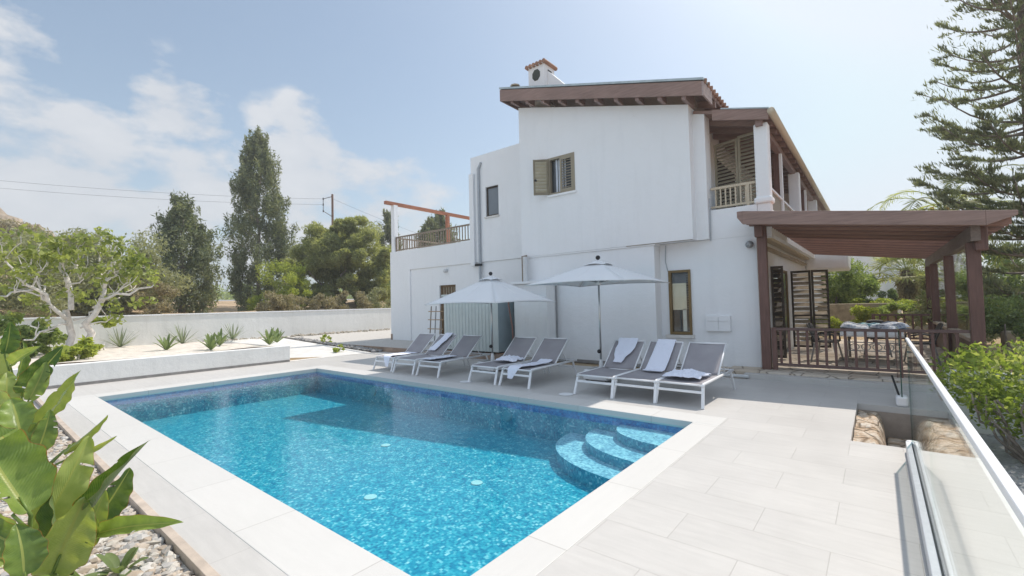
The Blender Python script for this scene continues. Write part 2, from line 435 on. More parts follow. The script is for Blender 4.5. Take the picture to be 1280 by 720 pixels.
# ------------------------------------------------------------------ deck, coping, pool
PX0, PX1, PY0, PY1 = -12.05, -1.97, 1.75, 6.27
CW = .44; CX0, CX1, CY0, CY1 = PX0-CW, PX1+.30, PY0-CW, PY1+CW
DX0, DX1, DY0, DY1 = -14.35, .70, 1.05, 10.22
PT = (-.30, .70, 6.43, 8.70)                         # the recess with the old stone steps
T = -.09
b = MB()
def slab(x0, y0, x1, y1, z0=T, z1=0.0, mi=0): b.box(x0, y0, z0, x1, y1, z1, mi)
slab(DX0, DY0, CX0, DY1); slab(CX0, DY0, CX1, CY0); slab(CX0, CY1, CX1, DY1)
slab(CX1, -6, DX1, PT[2]); slab(CX1, PT[2], PT[0], PT[3]); slab(CX1, PT[3], DX1, DY1)
slab(-2.55, -6, CX1, DY0)
struct(b.build("pool_deck", W['deck']))
b = MB(); z0, z1 = -.10, .004
b.box(CX0, CY0, z0, CX1, PY0+.02, z1); b.box(CX0, PY1-.02, z0, CX1, CY1, z1)
struct(b.build("pool_coping", W['coping'], bevel=.006))
b = MB(); b.box(CX0, PY0+.02, z0, PX0+.02, PY1-.02, z1); b.box(PX1-.02, PY0+.02, z0, CX1, PY1-.02, z1)
struct(b.build("pool_coping_sides", W['coping_y'], bevel=.006))

def mosaic(name, cols, glint=.0, s=38.0):
    m = N(name); p = m.pos((s, s, s))
    # small rippling offset: the tiles are seen through moving water
    wv = m.noise(m.pos(), 7.0, 3, .5, "Color")
    off = m.n("VectorMath", operation='SCALE'); off.inputs["Scale"].default_value = 1.6; m.l(wv, off.inputs[0])
    ad = m.n("VectorMath", operation='ADD'); m.l(p, ad.inputs[0]); m.l(off.outputs[0], ad.inputs[1])
    fl = m.n("VectorMath", operation='FLOOR'); m.l(ad.outputs[0], fl.inputs[0])
    wh = m.n("TexWhiteNoise", noise_dimensions='3D'); m.l(fl.outputs[0], wh.inputs[0])
    fr = m.n("VectorMath", operation='FRACTION'); m.l(ad.outputs[0], fr.inputs[0])
    clump = m.noise(ad.outputs[0], .22, 3, .7)
    k = m.math('ADD', m.math('MULTIPLY', wh.outputs[0], .62), m.math('MULTIPLY', m.math('SUBTRACT', clump, .3), 1.0), clamp=True)
    n = len(cols); st = [(i/(n-1)*.9+.05, c) for i, c in enumerate(cols)]
    c = m.ramp(k, st)
    return m.done(m.pbr(c, .35, None, .3))
W['mos'] = mosaic("pool_mosaic", [(.006,.16,.29), (.012,.235,.37), (.025,.31,.43), (.08,.43,.52), (.60,.70,.73)])
W['mos_band'] = mosaic("waterline_mosaic", [(.003,.10,.32), (.005,.17,.45), (.01,.25,.55), (.05,.38,.66)], s=30)
W['mos_step'] = mosaic("step_mosaic", [(.14,.26,.38), (.28,.42,.55), (.46,.60,.70), (.74,.81,.84)], s=34)
FZ = -.64; WZ = -.075
b = MB(); t = .15
b.box(PX0-t, PY0-t, FZ-.1, PX1+t, PY1+t, FZ)                      # floor
ZB = -.22
for (x0, y0, x1, y1) in ((PX0-t, PY0-t, PX0, PY1+t), (PX1, PY0-t, PX1+t, PY1+t), (PX0, PY0-t, PX1, PY0), (PX0, PY1, PX1, PY1+t)):
    b.box(x0, y0, FZ, x1, y1, ZB, 0); b.box(x0, y0, ZB, x1, y1, -.10, 1)
struct(b.build("pool_basin", [W['mos'], W['mos_band']]))
b = MB()
for a_, b_, zt in ((1.08, .66, -.19), (1.52, 1.06, -.32), (1.96, 1.42, -.45)):
    nseg = 28; poly = [(PX1, PY1)]
    for i in range(nseg+1):
        an = math.pi/2*i/nseg; e = .86
        poly.append((PX1 - a_*abs(math.cos(an))**e, PY1 - b_*abs(math.sin(an))**e))
    n_ = len(poly); zb = FZ+.001
    b.add([(x, y, zb) for x, y in poly]+[(x, y, zt) for x, y in poly], [tuple(range(n_, 2*n_))], 0)
    b.add([(x, y, zb) for x, y in poly[1:]]+[(x, y, zt) for x, y in poly[1:]], [(i, i+1, n_-1+i+1, n_-1+i) for i in range(n_-2)], 1)
struct(b.build("pool_steps", [W['mos_step'], W['mos']]))
# water: clear, tinted, mirror-like at low angles, barely rippled
m = N("pool_water"); pv = m.pos((1.0, 1.5, 1))
h = m.math('ADD', m.math('MULTIPLY', m.noise(pv, 5.0, 4, .6), 1.0), m.math('MULTIPLY', m.noise(pv, 1.4, 2, .5), 1.3))
nb = m.bump(h, .13, .035)
fac = schlick(m, .016, .72, nb)
tr = m.n("BsdfTransparent"); tr.inputs[0].default_value = (.66, .96, .99, 1)
gl = m.n("BsdfGlossy"); gl.inputs["Roughness"].default_value = .015; gl.inputs[0].default_value = (1,1,1,1); m.l(nb, gl.inputs["Normal"])
mx = m.n("MixShader"); m.l(fac, mx.inputs[0]); m.l(tr.outputs[0], mx.inputs[1]); m.l(gl.outputs[0], mx.inputs[2])
W['water'] = m.done(mx.outputs[0])
b = MB(); b.add([(PX0+.001, PY0+.001, WZ), (PX1-.001, PY0+.001, WZ), (PX1-.001, PY1-.001, WZ), (PX0+.001, PY1-.001, WZ)], [(0,1,2,3)])
struct(b.build("water", W['water']))

# round covers and drains
def disc(name, label, cat, c, r, mat, h=.006, group=None):
    b = MB(); b.lathe([(r, 0), (r, h*.7), (r*.9, h), (r*.2, h)], (0,0,0), 20)
    o = b.build(name, mat, org=None, smooth=False); o.location = c
    return props(o, label, cat, group)
disc("skimmer_lid", "round white skimmer lid on the deck just left of the sixth lounger's feet", "lid", (-4.40, 6.90, .005), .13, W['alu'])
disc("skimmer_lid", "round white skimmer lid on the deck just left of the fourth lounger's feet", "lid", (-6.91, 6.88, .005), .13, W['alu'])
wd = simple("white_drain", (.62,.66,.66), .5, .05)
for lab, p in (("white round cover on the pool floor nearest to the curved steps", (596, 604)), ("white round cover on the pool floor near the centre of the pool", (482, 557)),
               ("white round inlet on the pool floor, faint by the near long edge", (463, 622))):
    q = atz(*p, FZ); disc("floor_drain", lab, "drain", (q[0], q[1], FZ+.002), .075, wd, .012)
for i, (x, lab) in enumerate(((-5.25, "round underwater lamp on the back pool wall towards the steps"), (-9.4, "round underwater lamp on the back pool wall towards the far corner"))):
    b = MB(); b.lathe([(.10, 0), (.10, .02), (.08, .03), (.03, .035)], n=20)
    o = b.build("pool_lamp", simple("lamp_lens_%s" % "ab"[i], (.20,.42,.50), .3, .1)); o.rotation_euler = (R(90), 0, 0); o.location = (x, PY1, -.36); props(o, lab, "pool lamp")

# gravel bed by the pool: stone edging, soil, stones
b = MB(); b.box(-14.35, .99, -.12, -2.52, 1.05, .012); b.box(-2.58, -6, -.12, -2.52, .99, .012)
struct(b.build("stone_edging", W['kerb'], bevel=.004))
def rocks(name, n, area, smin, smax, cols, zf, seed=3):
    rg = np.random.default_rng(seed); b = bmesh.new(); bmesh.ops.create_icosphere(b, subdivisions=1, radius=1)
    base = np.array([v.co[:] for v in b.verts]); fc = [[v.index for v in f.verts] for f in b.faces]; b.free()
    V = []; F = []; off = 0
    for i in range(n):
        x, y = area(rg); s = smin + (smax-smin)*rg.random()**2.2
        jit = 1 + (rg.random((len(base), 1))-.5)*.55
        sc = np.array([1, .6+.5*rg.random(), .45+.35*rg.random()])*s
        an = rg.random()*6.28; ca, sa = math.cos(an), math.sin(an)
        v = base*jit*sc; tl = (rg.random()-.5)*.9; v = np.stack([v[:,0], v[:,1]*math.cos(tl)-v[:,2]*math.sin(tl), v[:,1]*math.sin(tl)+v[:,2]*math.cos(tl)], 1)
        v = np.stack([v[:,0]*ca-v[:,1]*sa, v[:,0]*sa+v[:,1]*ca, v[:,2]], 1)
        V.append(v+np.array([x, y, zf(x, y)+s*.25])); F += [[q+off for q in f] for f in fc]; off += len(base)
    me = bpy.data.meshes.new(name); me.from_pydata(np.concatenate(V).tolist(), [], F)
    m = N(name+"_stone"); g = m.n("NewGeometry"); nn = m.noise(g.outputs["Position"], 30, 4, .6)
    c = m.ramp(g.outputs["Random Per Island"], [(i/(len(cols)-1), c) for i, c in enumerate(cols)])
    c = m.mix(m.math('MULTIPLY', nn, .5), c, (.30,.27,.23))
    me.materials.append(m.done(m.pbr(c, .9, m.bump(nn, .5, .01), .2)))
    o = link(name, me); return struct(o, "stuff")
STC = [(.52,.48,.42), (.68,.65,.60), (.45,.36,.28), (.60,.50,.40), (.36,.35,.34), (.72,.70,.67)]
def area1(rg):
    u = rg.random()
    x = -2.62 - 8.5*u**1.5; y = .96 - 2.3*rg.random()**1.3
    return x, y
struct(MB().box(-14.3, -6, -.2, -2.585, .985, -.052).build("gravel_base", W['pebble']))
rocks("gravel", 9500, area1, .016, .055, STC, lambda x, y: -.055, 3)
# ------------------------------------------------------------------ low planter wall, sand bed, garden wall, pebble paving
pw = thing("planter_wall", "long low white rendered wall edging the sandy plant bed left of the pool", "wall", (-14.35, -3, 0))
b = MB(); b.box(-14.62, -8, .06, -14.36, 6.6, .50); b.build("wall", W['plaster_low'], pw, bevel=.012)
b = MB(); b.box(-14.60, -8, .0, -14.345, 6.58, .058); b.build("skirting", W['skirt'], pw)
def bedz(x, y): 
    t = max(0, min(1, (-14.62-x)/7.9)); return .455 - .10*t + .02*math.sin(x*2.1+y*1.3)*min(1, t*6)
b = MB(); b.grid(lambda u, v: (-14.63-u*7.9, -9+v*15.6+ .0, bedz(-14.63-u*7.9, -9+v*15.6)), 24, 40)
struct(b.build("sand_bed", W['sand'], smooth=True))
# concrete apron climbing behind the bed's end to the pebble paving
b = MB()
def apz(x, y):
    t = smooth(-14.4, -19, x) if False else max(0, min(1, (-14.36-x)/7.5))
    return .004 + .33*t
b.grid(lambda u, v: (-14.352-u*8.2, 6.605+v*2.9, apz(-14.352-u*8.2, 0)), 12, 4)
struct(b.build("concrete_path", W['concrete'], smooth=True))
b = MB(); b.box(-14.63, 6.602, .0, -22.4, 6.64, .44) ; struct(b.build("bed_kerb", W['concrete']))
b = MB()
def pvz(x): return .17 if x > -17.2 else .17+.15*min(1, (-17.2-x)/5)
xs = [-8.2, -12, -17.2, -20, -22.6]
for i in range(4):
    b.trap(xs[i+1], xs[i], 9.95, 12.4 if xs[i] > -17 else 24, -.05, -.05, pvz(xs[i+1]), pvz(xs[i]))
struct(b.build("pebble_paving", W['pebble']))
b = MB(); b.box(-17.2, 9.90, .0, -8.2, 9.948, .165); struct(b.build("paving_edge", simple("rusty_edge", (.30,.22,.17), .9, .3, 4)))
def area2(rg): return -14.2-6.3*rg.random(), 9.55+.36*rg.random()
rocks("drain_gravel", 900, area2, .03, .085, [(.20,.20,.21), (.33,.33,.34), (.42,.40,.37), (.15,.15,.16)], lambda x, y: apz(x, 0)+.02, 5)
def area3(rg): 
    y = 7+9*rg.random(); return -22.35+.5*rg.random()**2, y
rocks("wall_rubble", 350, area3, .03, .10, [(.40,.34,.27), (.52,.46,.38), (.30,.28,.22)], lambda x, y: pvz(x), 6)
gw = thing("garden_wall", "long white rendered boundary wall behind the sandy bed, trees beyond it", "wall", (-22.5, 4, 0))
b = MB(); b.box(-22.75, -14, 0, -22.5, 30, 1.50); b.build("wall", W['plaster_low'], gw, bevel=.01)
b = MB(); b.box(-22.78, -14, 1.502, -22.47, 30, 1.56); b.build("coping", W['plaster'], gw, bevel=.01)
# irrigation hose along the bed
pts = [(-14.9-.25*math.sin(i*.7)-.12*math.sin(i*1.9), -3+i*.42, 0) for i in range(24)]
b = MB(); b.tube([(x, y, bedz(x, y)+.018) for x, y, z in pts], .016, 6); props(b.build("irrigation_hose", W['hose'], smooth=True), "thin dark irrigation hose snaking along the sandy bed behind the low wall", "hose")
pts = [(-15.6-i*.30, 6.72+.12*math.sin(i*.8), 0) for i in range(22)]
b = MB(); b.tube([(x, y, apz(x, 0)+.02) for x, y, z in pts], .018, 6); props(b.build("irrigation_hose", W['hose'], smooth=True), "dark hose lying across the pale concrete path beyond the bed's end", "hose")
# wire dome plant guard with orange base by the wall
q = atz(394, 417, .30); gd = thing("plant_guard", "small wire dome on an orange base on the paving by the garden wall", "plant guard", (q[0], q[1], pvz(q[0])))
x, y, z = gd.location
b = MB(); b.lathe([(.38, 0), (.40, .05), (.36, .09), (.2, .09)], (x, y, z), 16); b.build("base", W['orange'], gd)
b = MB()
for k in range(5):
    a = math.pi*k/5
    b.tube([(x+.36*math.cos(t_)*math.cos(a), y+.36*math.cos(t_)*math.sin(a), z+.09+.42*math.sin(t_)) for t_ in [math.pi*i/10 for i in range(11)]], .012, 5)
b.build("wire_dome", W['pipe'], gd, smooth=True)

# ------------------------------------------------------------------ terrace of irregular stone, its step, the recess with old stone steps
m = N("flagstones"); v = m.pos(); vo = m.n("TexVoronoi", feature='DISTANCE_TO_EDGE'); vo.inputs["Scale"].default_value = 2.6; vo.inputs["Randomness"].default_value = .9; m.l(v, vo.inputs[0])
v2 = m.n("TexVoronoi", feature='F1'); v2.inputs["Scale"].default_value = 2.6; v2.inputs["Randomness"].default_value = .9; m.l(v, v2.inputs[0])
sepc = m.n("SeparateColor"); m.l(v2.outputs["Color"], sepc.inputs[0])
c = m.ramp(sepc.outputs[0], [(0, (.54,.44,.34)), (.35, (.66,.58,.48)), (.65, (.58,.51,.43)), (1, (.72,.66,.58))])
nz = m.noise(v, 9, 5, .65); c = m.mix(m.math('MULTIPLY', nz, .5), c, (.42,.34,.26))
ed = m.math('MULTIPLY', vo.outputs["Distance"], 22, clamp=True)
c = m.mix(ed, (.20,.165,.13), c)
W['flag'] = m.done(m.pbr(c, .9, m.bump(m.math('ADD', m.math('MULTIPLY', ed, 1.0), m.math('MULTIPLY', nz, .5)), .6, .02), .15))
TZ = .13
b = MB(); b.box(-2.6, 10.44, -.3, -1.99, 11.10, TZ); b.box(-1.99, 10.44, -.3, 1.9, 19.6, TZ); b.box(-3.0, 10.5, -.3, -2.6, 11.1, TZ*.75); 
struct(b.build("stone_terrace", W['flag'], bevel=.02))
b = MB(); b.box(-2.2, 10.222, -.1, .70, 10.438, .098); struct(b.build("terrace_step", W['deck'], bevel=.006))
# recess
b = MB(); x0, x1, y0, y1 = PT; zb = -.62
b.box(x0-.1, y0-.1, zb-.1, x1+.05, y1+.1, zb); b.box(x0-.1, y0-.1, zb, x0, y1+.1, T-.002); b.box(x0, y1, zb, x1, y1+.1, T-.002); b.box(x0, y0-.1, zb, x1, y0, T-.002)
struct(b.build("recess", simple("recess_render", (.36,.30,.25), .9, .15, 5, .3)))
m = N("rough_stone"); v = m.pos((1, 1, 1)); vo = m.n("TexVoronoi", feature='DISTANCE_TO_EDGE'); vo.inputs["Scale"].default_value = 6.0; mpp = m.n("Mapping"); mpp.inputs["Scale"].default_value = (.55, 1.15, 1); m.l(v, mpp.inputs[0]); m.l(mpp.outputs[0], vo.inputs[0])
nz = m.noise(v, 7, 6, .7); ed = m.math('MULTIPLY', vo.outputs["Distance"], 12, clamp=True)
fnz = m.noise(v, 34, 6, .7); nz = m.math('ADD', m.math('MULTIPLY', nz, .65), m.math('MULTIPLY', fnz, .35))
c = m.ramp(nz, [(.36, (.36,.23,.14)), (.46, (.58,.43,.30)), (.55, (.70,.60,.49)), (.66, (.80,.74,.66))])
c = m.mix(ed, (.30,.22,.15), c)
W['rough'] = m.done(m.pbr(c, .9, m.bump(m.math('ADD', ed, m.math('MULTIPLY', nz, 2.5)), .9, .03), .15))
def stone_mass(name, label, x0, x1, y0, y1, ztop, side):
    b = MB(); nu, nv = 16, 22
    def fn(u, v):
        x = x0+(x1-x0)*u; y = y0+(y1-y0)*v
        e = (u if side < 0 else 1-u)                       # distance from the rounded inner edge
        d = max(0, 1-(1-e)/.35) if False else e
        k = 1-max(0, .4-(1-e if False else (1-u if side < 0 else u)))/.4
        z = ztop - (1-math.sqrt(max(0, k*(2-k))))*.42 + .018*math.sin(x*23+y*9)+.02*math.sin(y*17+x*5)
        z -= .06*max(0, v-.75)/.25
        return (x, y, z)
    b.grid(fn, nu, nv)
    n = nu+1; base = list(b.v)
    for idx in ([i for i in range(n)], [nv*n+i for i in range(n)], [j*n for j in range(nv+1)], [j*n+nu for j in range(nv+1)]):
        vs = [base[i] for i in idx]+[(base[i][0], base[i][1], -.62) for i in idx]; L = len(idx)
        b.add(vs, [(i, i+1, L+i+1, L+i) for i in range(L-1)])
    o = b.build(name, W['rough'], smooth=True, org=((x0+x1)/2, (y0+y1)/2, 0)); props(o, label, "stone block"); return o
stone_mass("stone_block", "rounded rough stone block in the deck recess, left of the narrow gap", PT[0]+.01, .02, PT[2]+.01, PT[3]-.01, -.06, -1)
stone_mass("stone_block", "wide rounded rough stone block in the deck recess, right of the narrow gap", .30, PT[1]-.01, PT[2]+.01, PT[3]-.01, -.06, 1)
b = MB(); b.box(.03, PT[2]+.01, -.60, .29, PT[2]+.55, -.30); b.box(.03, PT[2]+.56, -.60, .29, PT[3]-.02, -.44)
props(b.build("stone_step", W['rough'], bevel=.03, org=(.16, 7.4, -.6)), "small sunken stone steps in the gap between the two rough stone blocks", "steps")
# white retaining wall behind the green shrub
b = MB(); b.box(.76, 9.62, -.6, 3.6, 9.80, .46); props(b.build("retaining_wall", W['plaster_low'], bevel=.01, org=(2, 9.7, -.5)), "short white rendered wall half hidden behind the big green shrub", "wall")
b = MB(); b.box(.705, -6, -.6, .74, 9.6, -.012); struct(b.build("deck_side", W['plaster_low']))
def area4(rg): return .8+4.2*rg.random(), 2.5+7*rg.random()
struct(MB().box(.745, -4, -.6, 7, 9.6, -.445).build("gravel_floor", simple("grey_grit", (.34,.34,.345), .95, .3, 30)))
rocks("grey_gravel", 2600, area4, .015, .045, [(.30,.30,.31), (.42,.42,.43), (.52,.51,.50), (.24,.24,.25)], lambda x, y: -.45, 9)
# white pvc pipe end on the deck by the stone edge
b = MB(); b.tube([(-2.9, 10.16, .05), (-2.1, 10.17, .05)], .035, 10); b.tube([(-2.62, 10.16, .0), (-2.62, 10.16, .10)], .055, 10)
props(b.build("drain_pipe", W['pipe'], smooth=False, org=(-2.5, 10.16, 0)), "white plastic pipe with a fitting lying along the terrace stones", "pipe")
# ------------------------------------------------------------------ the house
H = thing("white_house", "two storey white house with brown timber eaves, a first floor balcony and roof terrace", "house", (-6, 12, 0))
P = W['plaster']
GY = 10.70; GX0, GX1 = -8.25, -3.25
def gtop(x): return 6.20 + (GX1-x)*(7.60-6.20)/5.0
# gable wall, upper floor (window opening left free)
wx0, wx1, wz0, wz1 = -7.22, -6.34, 4.73, 5.80
b = MB(); th = .28
b.trap(GX0, wx0, GY, GY+th, 3.04, 3.04, gtop(GX0), gtop(wx0)); b.trap(wx1, GX1, GY, GY+th, 3.04, 3.04, gtop(wx1), gtop(GX1))
b.trap(wx0, wx1, GY, GY+th, 3.04, 3.04, wz0, wz0); b.trap(wx0, wx1, GY, GY+th, wz1, wz1, gtop(wx0), gtop(wx1))
b.trap(GX0, GX0+.28, GY+th, 13.0, 3.04, 3.04, gtop(GX0), gtop(GX0+.28))
b.trap(GX1-.28, GX1, GY+th, 27, 3.04, 3.04, gtop(GX1-.28), gtop(GX1))
b.box(GX0, GY+th, 3.04, GX1-.28, 12.0, 3.2)
b.box(GX1, 10.98, 3.04, -2.98, 11.38, 6.05)                # pilaster beside the balcony
b.trap(GX0+.28, GX1-.28, 26.7, 27, 3.04, 3.04, gtop(GX0+.28), gtop(GX1-.28))
b.build("gable_wall", P, H)
# ground floor walls below
b = MB()
b.box(-8.20, 10.745, 0, -4.20, 12.3, 3.0); b.box(-8.24, 10.71, 3.0, -4.16, 12.2, 3.038)
kx0, kx1, kz0, kz1 = -3.99, -3.46, .80, 2.37
b.box(-4.198, 11.10, 0, kx0, 11.36, 3.035); b.box(kx1, 11.10, 0, -2.02, 11.36, 3.035)
b.box(kx0, 11.10, 0, kx1, 11.36, kz0); b.box(kx0, 11.10, kz1, kx1, 11.36, 3.035)
b.box(-3.23, 11.10, 3.038, -1.98, 11.36, 3.72); b.box(-1.975, 11.12, 2.98, -1.72, 11.40, 3.72)
b.build("front_wall", P, H)
b = MB()   # long side wall under the balcony, with the terrace door
dy0, dy1 = 13.0, 15.6
b.box(-2.30, 11.362, 0, -2.045, dy0, 3.1); b.box(-2.30, dy1, 0, -2.045, 27, 3.1); b.box(-2.30, dy0, 2.42, -2.045, dy1, 3.1)
b.build("side_wall", P, H)
b = MB(); b.box(-4.30, 11.40, .1, -2.31, 16, .14); b.box(-6, 16, .1, -2.31, 16.1, 3); b.box(-6.0, 11.37, .1, -5.9, 16, 3.0)
b.build("inner_wall", simple("interior_wall", (.50,.44,.34), .8), H)
for (x0, x1, y, nm) in ((-7.06, -4.19, 10.742, 0), (-3.95, -2.9, 11.097, 0)):
    b = MB(); b.box(x0, y-.012, 0, x1, y-.001, .085); b.build("skirting", W['skirt'], H)
# box volume and lower left wing
BY = 12.30
b = MB(); ux0, ux1, uz0, uz1 = -11.12, -10.50, 4.88, 5.98
BX0, BX1, BT = -11.86, -8.3, 7.24
b.box(BX0, BY, 3.23, ux0, BY+.25, BT); b.box(ux1, BY, 3.23, BX1, BY+.25, BT); b.box(ux0, BY, 3.23, ux1, BY+.25, uz0); b.box(ux0, BY, uz1, ux1, BY+.25, BT)
b.box(BX0, BY+.25, 3.23, BX0+.25, 19, BT); b.box(BX0+.25, BY+.3, 6.8, BX1, 19, 6.9); b.box(BX0+.25, 18.8, 3.23, BX1, 19, BT)
b.build("box_wall", P, H)
b = MB(); dx0, dx1, dz1 = -13.80, -12.86, 2.46
LX0 = -17.0
b.box(LX0, BY, 0, -15.62, BY+.3, 4.09); b.box(-15.62, BY, 3.23, BX0, BY+.3, 4.09)
b.box(-15.62, BY+.05, 0, dx0, BY+.3, 3.228); b.box(dx1, BY+.05, 0, -8.2, BY+.3, 3.228); b.box(dx0, BY+.05, dz1, dx1, BY+.3, 3.228)
b.box(LX0, BY+.3, 0, LX0+.25, 19, 4.09); b.box(LX0+.25, BY+.3, 3.5, BX0, 19, 3.6); b.box(LX0, 18.75, 0, BX0, 19, 4.09)
b.build("wing_wall", P, H)
b = MB(); b.box(-17.015, BY-.015, 0, -16.9, BY+.02, .42); b.build("corner_stain", simple("rust_stain", (.30,.22,.17), .9, .3), H)
# low lean-to between the two
b = MB(); b.box(-8.2, 10.20, 0, -7.06, 12.28, 2.20); b.box(-8.26, 10.12, 2.202, -7.0, 12.2, 2.27)
b.build("lean_to", W['lean'], H, bevel=.01)

# main roof: sloping slab, fascia, rafters
sl_ = .287
def rz2(x): return 6.50 + (-2.83-x)*sl_          # top of roof
RX0, RX1, RY0, RY1 = -8.62, -2.83, 10.32, 27.2
roof = None
b = MB(); b.trap(RX0, RX1, RY0+.04, RY1, rz2(RX0)-.10, rz2(RX1)-.10, rz2(RX0), rz2(RX1))
roof = b.build("roof", wood("roof_boards", (.22,.15,.13), 'y'), H)
b = MB(); b.trap(RX0, RX1, RY0, RY0+.038, rz2(RX0)-.36, rz2(RX1)-.34, rz2(RX0)-.02, rz2(RX1)-.02); b.trap(RX0-.038, RX0-.002, RY0, RY1, rz2(RX0)-.36, rz2(RX0)-.36, rz2(RX0)-.02, rz2(RX0)-.02)
b.build("fascia_board", W['timber_x'], roof)
b = MB(); b.trap(RX1+.002, RX1+.04, RY0, 11.0, rz2(RX1)-.34, rz2(RX1)-.34, rz2(RX1)-.03, rz2(RX1)-.03); b.build("eave_board", wood("eave_timber", (.36,.28,.26), 'y'), roof)
b = MB(); b.trap(RX0-.05, RX1+.05, RY0-.02, RY0+.3, rz2(RX0-.05)+.001, rz2(RX1+.05)+.001, rz2(RX0-.05)+.055, rz2(RX1+.05)+.055); b.build("flashing", W['flash'], roof)
for i in range(10):
    x = GX0+.02+i*.555
    b = MB(); zt = rz2(x)-.11; b.trap(x-.05, x+.05, RY0+.045, GY+.0 if GX0 < x < GX1 else GY+.3, zt-.30, zt-.315, zt, zt-.015)
    b.build("rafter", W['timber_y'], roof)
for i in range(9):
    y = 11.45+i*.62
    b = MB(); x0, x1 = GX1+.005, RX1-.005; b.trap(x0, x1, y-.05, y+.05, rz2(x0)-.28, rz2(x1)-.26, rz2(x0)-.11, rz2(x1)-.11); b.build("rafter", W['timber_x'], roof)
# clay tiles along the right verge (barrel tiles seen end-on)
b = MB()
for i in range(40):
    y = RY0+.12+i*.235
    b.tube([(RX1+.07, y, rz2(RX1)+.0), (RX1-.9, y, rz2(RX1-.9)+.01)], .06, 8)
b.build("roof_tile", W['tilered'], roof, smooth=False)
# balcony roof, one step lower
bz = lambda x: 5.98 + (-2.70-x)*.27
QX0, QX1, QY0 = -3.22, -1.66, 10.92
b = MB(); b.trap(QX0, QX1, QY0+.045, 27, bz(QX0)-.07, bz(QX1)-.07, bz(QX0), bz(QX1)); br = b.build("balcony_roof", W['timber_x'], H)
b = MB(); b.trap(-2.79, QX1, QY0, QY0+.042, bz(-2.79)-.24, bz(QX1)-.22, bz(-2.79)+.01, bz(QX1)+.01); b.build("fascia_board", W['timber_x'], br)
b = MB(); b.trap(-2.6, QX1+.02, QY0-.012, QY0+.2, bz(-2.6)+.011, bz(QX1+.02)+.011, bz(-2.6)+.04, bz(QX1+.02)+.04); b.build("flashing", W['flash'], br)
for i in range(16):
    y = 11.5+i*.62
    b = MB(); b.trap(GX1+.01, QX1-.02, y-.045, y+.045, bz(GX1)-.20, bz(QX1)-.19, bz(GX1)-.072, bz(QX1)-.072); b.build("rafter", W['timber_x'], br)
b = MB(); b.box(-1.93, 11.0, 5.42, -1.80, 27, 5.56); b.build("wall_plate", W['timber_y'], br)
b = MB(); b.tube([(-1.60, QY0-.03, bz(QX1)-.06), (-1.60, 27, bz(QX1)-.06)], .075, 10); b.build("gutter", W['cream'], br, smooth=True)
# chimney
ch = None
cx0, cx1, cy0, cy1 = -8.10, -7.50, 11.05, 11.60; czt = 8.88
b = MB(); b.box(cx0, cy0, rz2(cx0)-.3, cx1, cy1, czt); ch = b.build("chimney", P, H, bevel=.012)
b = MB(); b.trap(cx1+.002, cx1+1.05, cy0+.16, cy1, rz2(cx1)-.1, rz2(cx1+1)-.1, czt-.18, rz2(cx1+1)+.05); b.build("chimney_flank", P, ch)
b = MB(); b.box(cx0-.05, cy0-.05, czt+.001, cx1+.05, cy1+.05, czt+.035); b.build("cap_slab", P, ch)
for i in range(6):
    x = cx0-.02+i*.128
    b = MB(); b.tube([(x, cy0-.07, czt+.04), (x, cy1+.07, czt+.04)], .062, 8); b.build("cap_tile", W['tilered'], ch)
def octo(cx, cz, rw, rh, y, d):
    b = MB(); n = 8; ps = [(cx+rw*math.cos(R(22.5+45*k))*1.08, cz+rh*math.sin(R(22.5+45*k))*1.08) for k in range(n)]
    b.add([(x, y, z) for x, z in ps]+[(x, y+d, z) for x, z in ps], [tuple(range(n)), tuple(range(n, 2*n))[::-1]]+[(i, (i+1) % n, n+(i+1) % n, n+i) for i in range(n)]); return b
octo((cx0+cx1)/2, czt-.28, .14, .17, cy0-.012, .01).build("vent_opening", simple("vent_grille", (.06,.07,.06), .7, .3, 30), ch)
b = MB(); b.box(cx1+.002, cy0+.18, czt-.42, cx1+.012, cy0+.38, czt-.14); b.build("vent_opening", W['black'], ch)
for (x, y, s) in ((-8.2, 10.5, .75), (-6.95, 11.9, 1.3)):
    b = MB(); z = rz2(x)-.02; b.lathe([(.06*s, 0), (.06*s, .16*s), (.20*s, .18*s), (.19*s, .24*s), (.07*s, .27*s)], (x, y, z+(.12 if s > 1 else 0)), 14); b.build("roof_vent", W['cap'], H)

# windows ---------------------------------------------------------------------
dark = simple("dark_pane", (.045,.05,.055), .08, .2, 2, spec=.6); curtain = simple("pale_curtain", (.60,.64,.70), .8, .1, 8)
def louver_leaf(name, parent, p0, ux, wdt, z0, z1, frame, slat, n, th=.035, st=.055, mid=None, gap=.6, split=1, backing=None):
    """louvred shutter leaf: p0 hinge foot, ux unit vector along its width; frame mesh + slats child"""
    p0 = Vector(p0); ux = Vector(ux).normalized(); nrm = Vector((-ux.y, ux.x, 0))
    def pt(u, z): return p0 + ux*u + Vector((0, 0, z-p0.z))
    b = MB()
    for u in (st/2, wdt-st/2): b.bar(pt(u, z0), pt(u, z1), st, th, up=nrm)
    rails = [z0+st*.6, z1-st*.6] + ([z0+(z1-z0)*mid] if mid else [])
    for z in rails: b.bar(pt(st, z), pt(wdt-st, z), th*.96, st*1.2, up=(0,0,1))
    fr = b.build(name, frame, parent, bevel=.004)
    L = z1-z0-2*st*1.2; zm = z0+(z1-z0)*mid if mid else z1+9
    for lo, hi in (((-9, zm-st*.7), (zm+st*.7, 99)) if mid else ((-9, 99),)):
        b = MB()
        for i in range(n):
            z = z0+st*1.2+L*(i+.5)/n
            if not lo < z < hi: continue
            up = (nrm*.72+Vector((0,0,.7))).normalized()
            b.bar(pt(st, z), pt(wdt-st, z), .006, L/n*gap*1.25, up=up)
        b.build("louvre_panel", slat, fr)
    return fr
